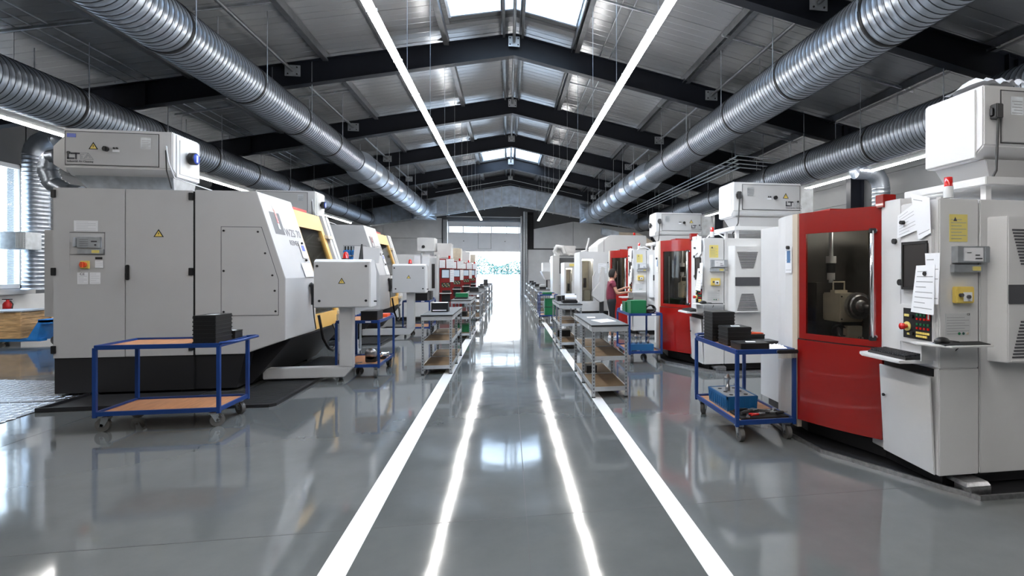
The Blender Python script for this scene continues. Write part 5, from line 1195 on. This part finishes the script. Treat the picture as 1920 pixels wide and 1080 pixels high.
# ================================================================== FAR LEFT MACHINES WITH RED CONTROL PANELS
def redpanel(label, y, xr, v=0):
    t_ = thing('control_grinder', label, 'machine', (xr-1.0, y+.8, 0), 'white machines with red control panels'); o = t_.location
    b = lambda: MB(o)
    b().box(xr-1.9, xr-.72, y+.05, y+2.2, .12, 2.15).build('body', 'white', t_, .02)
    b().box(xr-.72, xr-.40, y+.1, y+2.2, .12, 2.05).build('door_column', 'lightB', t_, .01)
    b().box(xr-.66, xr-.56, y+.09, y+.1, 1.05, 1.85).build('window', 'screen', t_)
    b().box(xr-.50, xr-.42, y+.02, y+.1, .6, 2.15).build('door_rail', 'white', t_, .01)
    b().prism([(xr-.40, y), (xr, y), (xr-.1, y+.8), (xr-.4, y+.8)], 'z', .12, 2.02).build('control_column', 'reddark', t_, .006)
    b().box(xr-1.8, xr-.3, y+.15, y+2.1, 0, .13).build('plinth', 'blacksteel', t_)
    b().box(xr-.34, xr-.08, y-.015, y, 1.38, 1.68).build('screen_frame', 'black', t_, .004); b().box(xr-.32, xr-.10, y-.02, y-.014, 1.40, 1.65).build('screen', 'lcd', t_)
    b().box(xr-.34, xr-.06, y-.012, y, 1.08, 1.24).build('key_panel', 'black', t_)
    kk = b()
    for i in range(3):
        for j in range(7): kk.mat((i+j) % 3).box(xr-.32+.036*j, xr-.30+.036*j, y-.017, y-.011, 1.10+.045*i, 1.12+.045*i)
    kk.build('key', ['signy', 'paper', 'green'], t_)
    b().box(xr-.38, xr-.02, y-.22, y, .88, .91).build('shelf', 'white', t_, .004); b().box(xr-.30, xr-.04, y-.18, y-.01, .912, .99).build('keypad_case', 'black', t_, .01)
    b().box(xr-.32, xr-.06, y-.12, y, .62, .86).build('drawer_box', 'matte', t_, .006)
    paper(t_, [(xr-.40, y-.02, 1.98), (xr-.22, y-.02, 1.98), (xr-.22, y-.02, 1.72), (xr-.40, y-.02, 1.72)], o, lines=5, name='pinned_paper')
    paper(t_, [(xr-.19, y-.03, 2.0), (xr+.06, y-.03, 2.02), (xr+.06, y-.03, 1.71), (xr-.18, y-.03, 1.71)], o, lines=6, name='pinned_paper')
    paper(t_, [(xr-.07, y-.03, 1.66), (xr+.06, y-.03, 1.66), (xr+.06, y-.03, 1.26), (xr-.07, y-.03, 1.26)], o, lines=5, name='pinned_paper')
    b().cyl((xr-.1, y+.1, 2.02), (xr-.1, y+.1, 2.12), .035, 12).build('beacon', 'lampred', t_)
    # small filter unit on the roof
    b().box(xr-1.15, xr-.6, y+.3, y+1.0, 2.27, 2.72).build('filter_unit', 'lightB', t_, .012); b().box(xr-1.05, xr-.7, y+.4, y+.9, 2.15, 2.27).build('unit_base', 'zinc', t_)
    b().cyl((xr-.95, y+.3, 2.42), (xr-.95, y+.27, 2.42), .05, 14).build('knob', 'black', t_)
    b().box(xr-.55, xr-.1, y+.6, y+1.3, 2.06, 2.55).build('roof_box', 'cream' if v else 'lightB', t_, .01)
    return t_
redpanel('white machine with red control panel and lit screen, nearest of the left far row', 18.0, -1.80)
redpanel('second white machine with red control panel in the left far row', 22.0, -1.82, 1)
redpanel('third white machine with red control panel in the left far row', 26.0, -1.75)
redpanel('farthest white machine with red control panel in the left far row', 30.0, -1.72, 1)
# ================================================================== FAR RIGHT MACHINES
t_ = thing('chamfered_cabinet_machine', 'large white machine with chamfered roof corner behind the woman', 'machine', (3.8, 18.4, 0)); o = t_.location
MB(o).prism([(3.0, .12), (3.0, 2.5), (3.42, 2.84), (4.7, 2.84), (4.7, .12)], 'y', 17.8, 20).build('body', 'white', t_, .02); MB(o).box(3.1, 4.6, 17.9, 19.9, 0, .13).build('plinth', 'blacksteel', t_)
MB(o).box(3.2, 3.21, 17.79, 17.8, .2, 2.7).build('seam', 'ink', t_); MB(o).cyl((4.3, 17.95, 2.84), (4.3, 17.95, 2.94), .04, 12).build('beacon', 'lampred', t_)
def glassmachine(label, x, y, w_, z0, z1, hood=False):
    t_ = thing('enclosed_mill', label, 'machine', (x+w_/2, y+.6, 0), 'white machines with tall glass doors'); o = t_.location; b = lambda: MB(o)
    b().box(x+.1, x+w_*.4, y+.3, y+.34, z1-.26, z1-.23).build('added_fill_lamp', 'fill_glow', t_)  # added glowing bar so the space behind the glass reads lit
    gx = x+w_*.42
    b().box(x, x+w_, y, y+1.4, z1-.22, z1).build('header', 'white', t_, .015); b().box(x-.05, x+w_, y-.05, y+1.4, z0, z0+.30).build('base_trough', 'white', t_, .015)
    b().box(x, x+.07, y, y+1.4, z0+.3, z1-.2).build('post', 'white', t_, .01); b().box(gx, x+w_, y, y+1.4, z0+.3, z1-.2).build('side_panel', 'white', t_, .01)
    b().box(x+.07, gx, y+1.0, y+1.4, z0+.3, z1-.2).build('back_liner', 'cream', t_); b().box(x+.07, gx, y+.02, y+.03, z0+.3, z1-.2).build('window', 'glassdark', t_)
    b().tube([(gx-.02, y-.04, z0+.5), (gx-.02, y-.05, z1-.75), (gx+.06, y-.03, z1-.6)], .018, 8).build('door_handle', 'white', t_)
    b().box(x+.2, gx-.02, y+.4, y+.8, z0+.3, z0+.62).build('vice', 'cream', t_, .02); b().cyl((x+.22, y+.5, z0+.7), (x+.22, y+.5, z0+1.0), .05, 12).build('spindle', 'black', t_)
    b().box(x+.05, x+w_-.05, y+.1, y+1.3, 0, z0).build('plinth', 'rubber', t_)
    paper(t_, [(gx+.15, y-.003, z1-.35), (gx+.42, y-.003, z1-.35), (gx+.42, y-.003, z1-.65), (gx+.15, y-.003, z1-.65)], o, lines=5, name='pinned_paper')
    return t_
t_ = glassmachine('white machine with tall glass door behind the woman, left of the chamfered one', 2.14, 16.0, .98, .40, 2.20)
MB(t_.location).tube([(2.2, 16.1, 2.2), (2.35, 16.1, 2.24), (2.42, 16.1, 2.5), (2.44, 16.1, 2.62)], .03, 8).build('swing_arm', 'white', t_)
t_ = thing('pendant_console', 'white angular pendant console on a black post before the glass door machine', 'control console', (2.85, 15.5, 0))
MB(t_.location).prism([(2.44, .88), (2.66, .70), (2.80, .74), (2.80, 1.72), (2.72, 1.74), (2.66, 1.28), (2.44, 1.0)], 'y', 15.4, 15.62).build('console_body', 'light', t_, .01)
MB(t_.location).box(2.66, 2.78, 15.46, 15.56, 0, 1.0).build('post', 'blacksteel', t_); MB(t_.location).box(2.58, 2.86, 15.35, 15.65, 0, .03).build('foot_plate', 'blacksteel', t_)
t_ = glassmachine('smaller white machine with glass door and yellow notice, farther right', 2.15, 20.6, .75, .12, 1.95)
MB(t_.location).box(2.35, 2.7, 20.59, 20.6, 1.80, 1.90).build('notice', 'paley', t_)
t_ = thing('column_machine', 'pale grey column machine with round hose on top in the far right row', 'machine', (2.3, 24.2, 0)); o = t_.location
MB(o).box(1.95, 2.25, 23.6, 25, .1, 2.3).build('column', 'lightB', t_, .02); MB(o).box(2.25, 3.2, 23.8, 25, .1, 1.0).build('base', 'white', t_, .02); MB(o).box(2.25, 3.2, 23.8, 25, 1.5, 2.2).build('head', 'walldark', t_, .02)
MB(o).box(2.1, 3.0, 23.9, 24.8, 2.3, 2.75).build('filter_unit', 'white', t_, .02); MB(o).tube([(2.2, 23.85, 2.3), (2.05, 23.8, 2.5), (2.15, 23.8, 2.7), (2.4, 23.8, 2.68), (2.5, 23.8, 2.4)], .1, 12).build('hose', 'lightB', t_); MB(o).box(1.9, 3.2, 23.7, 25, 0, .1).build('plinth', 'blacksteel', t_)
t_ = thing('hopper_machine', 'white machine with hopper shaped body at far right end of hall', 'machine', (2.2, 28.5, 0)); o = t_.location
MB(o).hexa([(1.95,28,1.15),(2.6,28,1.15),(2.6,29.4,1.15),(1.95,29.4,1.15)], [(1.72,27.9,1.6),(2.62,27.9,1.6),(2.62,29.4,1.6),(1.72,29.4,1.6)]).build('hopper', 'white', t_, .01); MB(o).box(1.8, 2.6, 28, 29.3, 1.6, 2.05).build('housing', 'lightB', t_, .01)
MB(o).box(2.25, 2.6, 28, 29.3, 2.05, 2.25).build('top_unit', 'white', t_, .01); MB(o).box(2.05, 2.6, 28.1, 29.2, 0, 1.15).build('stand', 'lightB', t_, .02)
for x in (2.0, 2.2): MB(o).cyl((x, 27.95, .75), (x, 27.95, 1.15), .04, 10).build('spindle', 'black', t_)
# ================================================================== LEFT WALL CORNER: crate, pallet jack, extinguisher
t_ = thing('wooden_crate', 'weathered wooden crate on pallet jack forks at the left wall', 'crate', (-10.95, 13.7, .17)); o = t_.location
x0, x1, y0, y1, z0 = -11.26, -10.3, 13.35, 14.15, .17
for k in range(4): MB(o).box(x0+.02, x1-.07, y0, y0+.022, z0+.02+.135*k, z0+.148+.135*k).build('plank', 'pallet', t_, .003); MB(o).box(x0+.02, x1-.07, y1-.022, y1, z0+.02+.135*k, z0+.148+.135*k).build('plank', 'pallet', t_, .003)
for k in range(4): MB(o).box(x1-.045, x1-.022, y0+.02, y1-.02, z0+.02+.135*k, z0+.148+.135*k).build('plank', 'pallet', t_, .003)
for y in (y0-.02, y1-.03): MB(o).box(x1-.07, x1, y, y+.05, z0, z0+.57).build('corner_post', 'pallet', t_, .004)
MB(o).box(x0, x1, y0, y1, z0, z0+.02).build('base_board', 'pallet', t_)
MB(o).hexa([(x0,y0-.03,z0+.57),(x1+.02,y0-.03,z0+.57),(x1+.02,y1+.03,z0+.57),(x0,y1+.03,z0+.57)], [(x0,y0-.03,z0+.59),(x1+.02,y0-.03,z0+.60),(x1+.02,y1+.03,z0+.60),(x0,y1+.03,z0+.59)]).build('lid', 'rackgrey', t_)
t_ = thing('pallet_jack', 'bright blue pallet jack under the wooden crate at left', 'pallet jack', (-10.2, 13.6, 0)); o = t_.location
for y in (13.38, 13.83): MB(o).box(-11.22, -9.95, y, y+.16, .10, .165).build('fork', 'jackblue', t_, .006); MB(o).cyl((-11.1, y+.04, .045), (-11.1, y+.12, .045), .045, 14).build('roller', 'cream', t_)
MB(o).prism([(-10.22, .12), (-9.98, .56), (-9.80, .56), (-9.80, .47), (-9.95, .47), (-10.02, .12)], 'y', 13.36, 13.98).build('lift_frame', 'jackblue', t_, .006)
MB(o).box(-10.0, -9.8, 13.36, 13.98, .50, .57).build('cross_member', 'jackblue', t_, .006); MB(o).cyl((-9.78, 13.67, .15), (-9.78, 13.67, .55), .05, 14).build('pump', 'zinc', t_)
for y in (13.52, 13.74): MB(o).cyl((-9.78, y, .10), (-9.78, y+.06, .10), .10, 20).build('wheel', 'tyre', t_, .006)
MB(o).tube([(-9.76, 13.67, .4), (-9.5, 13.67, 1.15)], .018, 8).build('tiller', 'jackblue', t_)
t_ = thing('fire_extinguisher', 'red fire extinguisher standing behind the wooden crate by the wall', 'fire extinguisher', (-11.45, 14.5, .0)); o = t_.location
MB(o).box(-11.6, -11.3, 14.35, 14.65, 0, .52).build('pedestal', 'walldark', t_, .01)
MB(o).lathe([(0, 0), (0, .085), (.33, .085), (.38, .06), (.40, .03), (.43, .03), (.43, 0)], (-11.45, 14.5, .52), 'z', 20).build('cylinder', 'extred', t_)
MB(o).box(-11.56, -11.36, 14.485, 14.515, .95, .97).build('lever', 'black', t_, .004); MB(o).tube([(-11.4, 14.5, .93), (-11.33, 14.48, .85), (-11.35, 14.46, .66)], .012, 8).build('hose', 'black', t_); MB(o).box(-11.5, -11.40, 14.41, 14.416, .62, .74).build('label_plate', 'paper', t_)
# ================================================================== THE WOMAN AT THE THIRD MACHINE
def skin(name, V, Ed, Rr, m_, parent, sub=2):
    me = bpy.data.meshes.new(name); me.from_pydata(V, Ed, []); me.materials.append(M[m_])
    o = bpy.data.objects.new(name, me); COL.objects.link(o); o.parent = parent
    sm = o.modifiers.new('s', 'SKIN'); sm.use_smooth_shade = True
    for i, r in enumerate(Rr): me.skin_vertices[0].data[i].radius = (r, r) if not isinstance(r, tuple) else r
    me.skin_vertices[0].data[0].use_root = True
    o.modifiers.new('d', 'SUBSURF').levels = sub; o.modifiers['d'].render_levels = sub
    dg = bpy.context.evaluated_depsgraph_get(); me2 = bpy.data.meshes.new_from_object(o.evaluated_get(dg)); o.modifiers.clear(); o.data = me2; me2.name = name
    if not me2.materials: me2.materials.append(M[m_])
    return o
W = thing('person', 'woman with short dark hair in maroon t-shirt working at a machine', 'person', (2.48, 12.72, 0))
# local frame: faces +X; right side of the body is -Y
V = [(0, 0, .92), (-.02, 0, 1.05), (.0, 0, 1.20), (.0, 0, 1.33), (.015, 0, 1.41), (.03, 0, 1.46)]; Ed = [(0, 1), (1, 2), (2, 3), (3, 4), (4, 5)]; Rr = [(.075, .065), (.09, .075), (.105, .09), (.09, .075), .052, .05]
def chain(start, pts, rr):
    p = start
    for q, r in zip(pts, rr): V.append(q); Rr.append(r); Ed.append((p, len(V)-1)); p = len(V)-1
    return p
ends = []
for s in (-1, 1):
    chain(0, [(0, s*.075, .84), (.02+.03*s, s*.095, .47), (-.01+.05*s, s*.10, .09), (.12+.05*s, s*.11, .04)], [.062, .045, .034, .030])
    if s < 0: h = chain(3, [(.0, -.155, 1.33), (.10, -.20, 1.08), (.36, -.05, 1.10), (.42, -.02, 1.115)], [.050, .038, .026, .026])
    else: h = chain(3, [(.0, .155, 1.33), (.12, .20, 1.10), (.34, .13, 1.20), (.41, .12, 1.215)], [.050, .038, .026, .026])
    ends.append((h, s))
for h, s in ends:
    b = Vector(V[h])
    for k, (dy, L) in enumerate(((-.026, .050), (-.009, .060), (.009, .056), (.026, .044))):
        chain(h, [tuple(b+Vector((.025, dy, .0))), tuple(b+Vector((.025+L*.6, dy*1.1, -.004))), tuple(b+Vector((.025+L, dy*1.15, -.022)))], [.0095, .0085, .0075])
    chain(h, [tuple(b+Vector((.0, .030*-s, .012))), tuple(b+Vector((.028, .045*-s, .012)))], [.010, .0085])
skin('body', V, Ed, Rr, 'skin', W)
V = [(0, 0, .86), (-.02, 0, 1.03), (.0, 0, 1.20), (.0, 0, 1.33), (.01, 0, 1.39)]; Ed = [(0, 1), (1, 2), (2, 3), (3, 4)]; Rr = [(.162, .142), (.145, .125), (.155, .13), (.115, .10), .062]
for s in (-1, 1): chain(3, [(.0, s*.155, 1.335), (.05, s*.18, 1.215)], [.064, .056])
skin('t_shirt', V, Ed, Rr, 'maroon', W)
V = [(0, 0, 1.0), (0, 0, .86)]; Ed = [(0, 1)]; Rr = [(.150, .130), (.165, .145)]
for s in (-1, 1): chain(1, [(0, s*.085, .80), (.02+.03*s, s*.095, .47), (-.005+.05*s, s*.10, .22)], [.092, .066, .058])
skin('trousers', V, Ed, Rr, 'denim', W)
for s in (-1, 1):
    MB().hexa([(-.06+.05*s,s*.10-.04,0),(.19+.05*s,s*.11-.04,0),(.19+.05*s,s*.11+.04,0),(-.06+.05*s,s*.10+.04,0)], [(-.05+.05*s,s*.10-.033,.07),(.15+.05*s,s*.11-.03,.05),(.15+.05*s,s*.11+.03,.05),(-.05+.05*s,s*.10+.033,.07)]).build('shoe', 'paper', W, .015)
hc = Vector((.035, 0, 1.55))
hd = MB(); hd.ball(hc, .088, .072, .108, 20, 14); hd.ball(hc+Vector((.030, 0, -.055)), .056, .052, .058, 12, 8)
hd.add([hc+Vector(p) for p in ((.080, -.012, .02), (.080, .012, .02), (.108, 0, -.022), (.085, -.016, -.03), (.085, .016, -.03))], [(0, 2, 3), (1, 4, 2), (0, 1, 2), (2, 4, 3)])
for s in (-1, 1): hd.ball(hc+Vector((-.005, s*.072, -.01)), .018, .010, .028, 8, 6)
hd.build('head', 'skin', W)
for s in (-1, 1):
    MB().ball(hc+Vector((.066, s*.030, .008)), .012, .013, .008, 10, 6).build('eye', 'paper', W); MB().ball(hc+Vector((.075, s*.030, .007)), .005, .006, .006, 8, 6).build('pupil', 'matte', W)
    MB().box(hc.x+.078, hc.x+.088, s*.028-.016, s*.028+.016, hc.z+.026, hc.z+.031).build('eyebrow', 'hair', W)
MB().ball(hc+Vector((.086, 0, -.055)), .010, .024, .008, 10, 6).build('mouth', 'lampred', W); MB().ball(hc+Vector((.092, 0, -.054)), .006, .018, .004, 10, 6).build('teeth', 'paper', W)
hr = MB(); n = 22
ring = []
for j in range(11):
    a = .03+PI*.66*j/10
    for i in range(n):
        b_ = 2*PI*i/n; fx = math.cos(b_); cut = 1.0
        rr = 1.0+.05*math.sin(b_*7)*(j/10)
        x = -.012+.098*rr*math.sin(a)*math.cos(b_); y = .088*rr*math.sin(a)*math.sin(b_); z = .018+.112*math.cos(a)-(.045*(j/10)**2 if fx < .35 else 0)
        if fx > .45 and j > 5: z = .018+.112*math.cos(.03+PI*.66*.5)+.004*(10-j); x = min(x, .085)
        ring.append(hc+Vector((x, y, z)))
hr.add(ring, [(j*n+i, j*n+(i+1) % n, (j+1)*n+(i+1) % n, (j+1)*n+i) for j in range(10) for i in range(n)], True); hr.add(ring[:n], [tuple(range(n))]); hr.build('hair', 'hair', W)
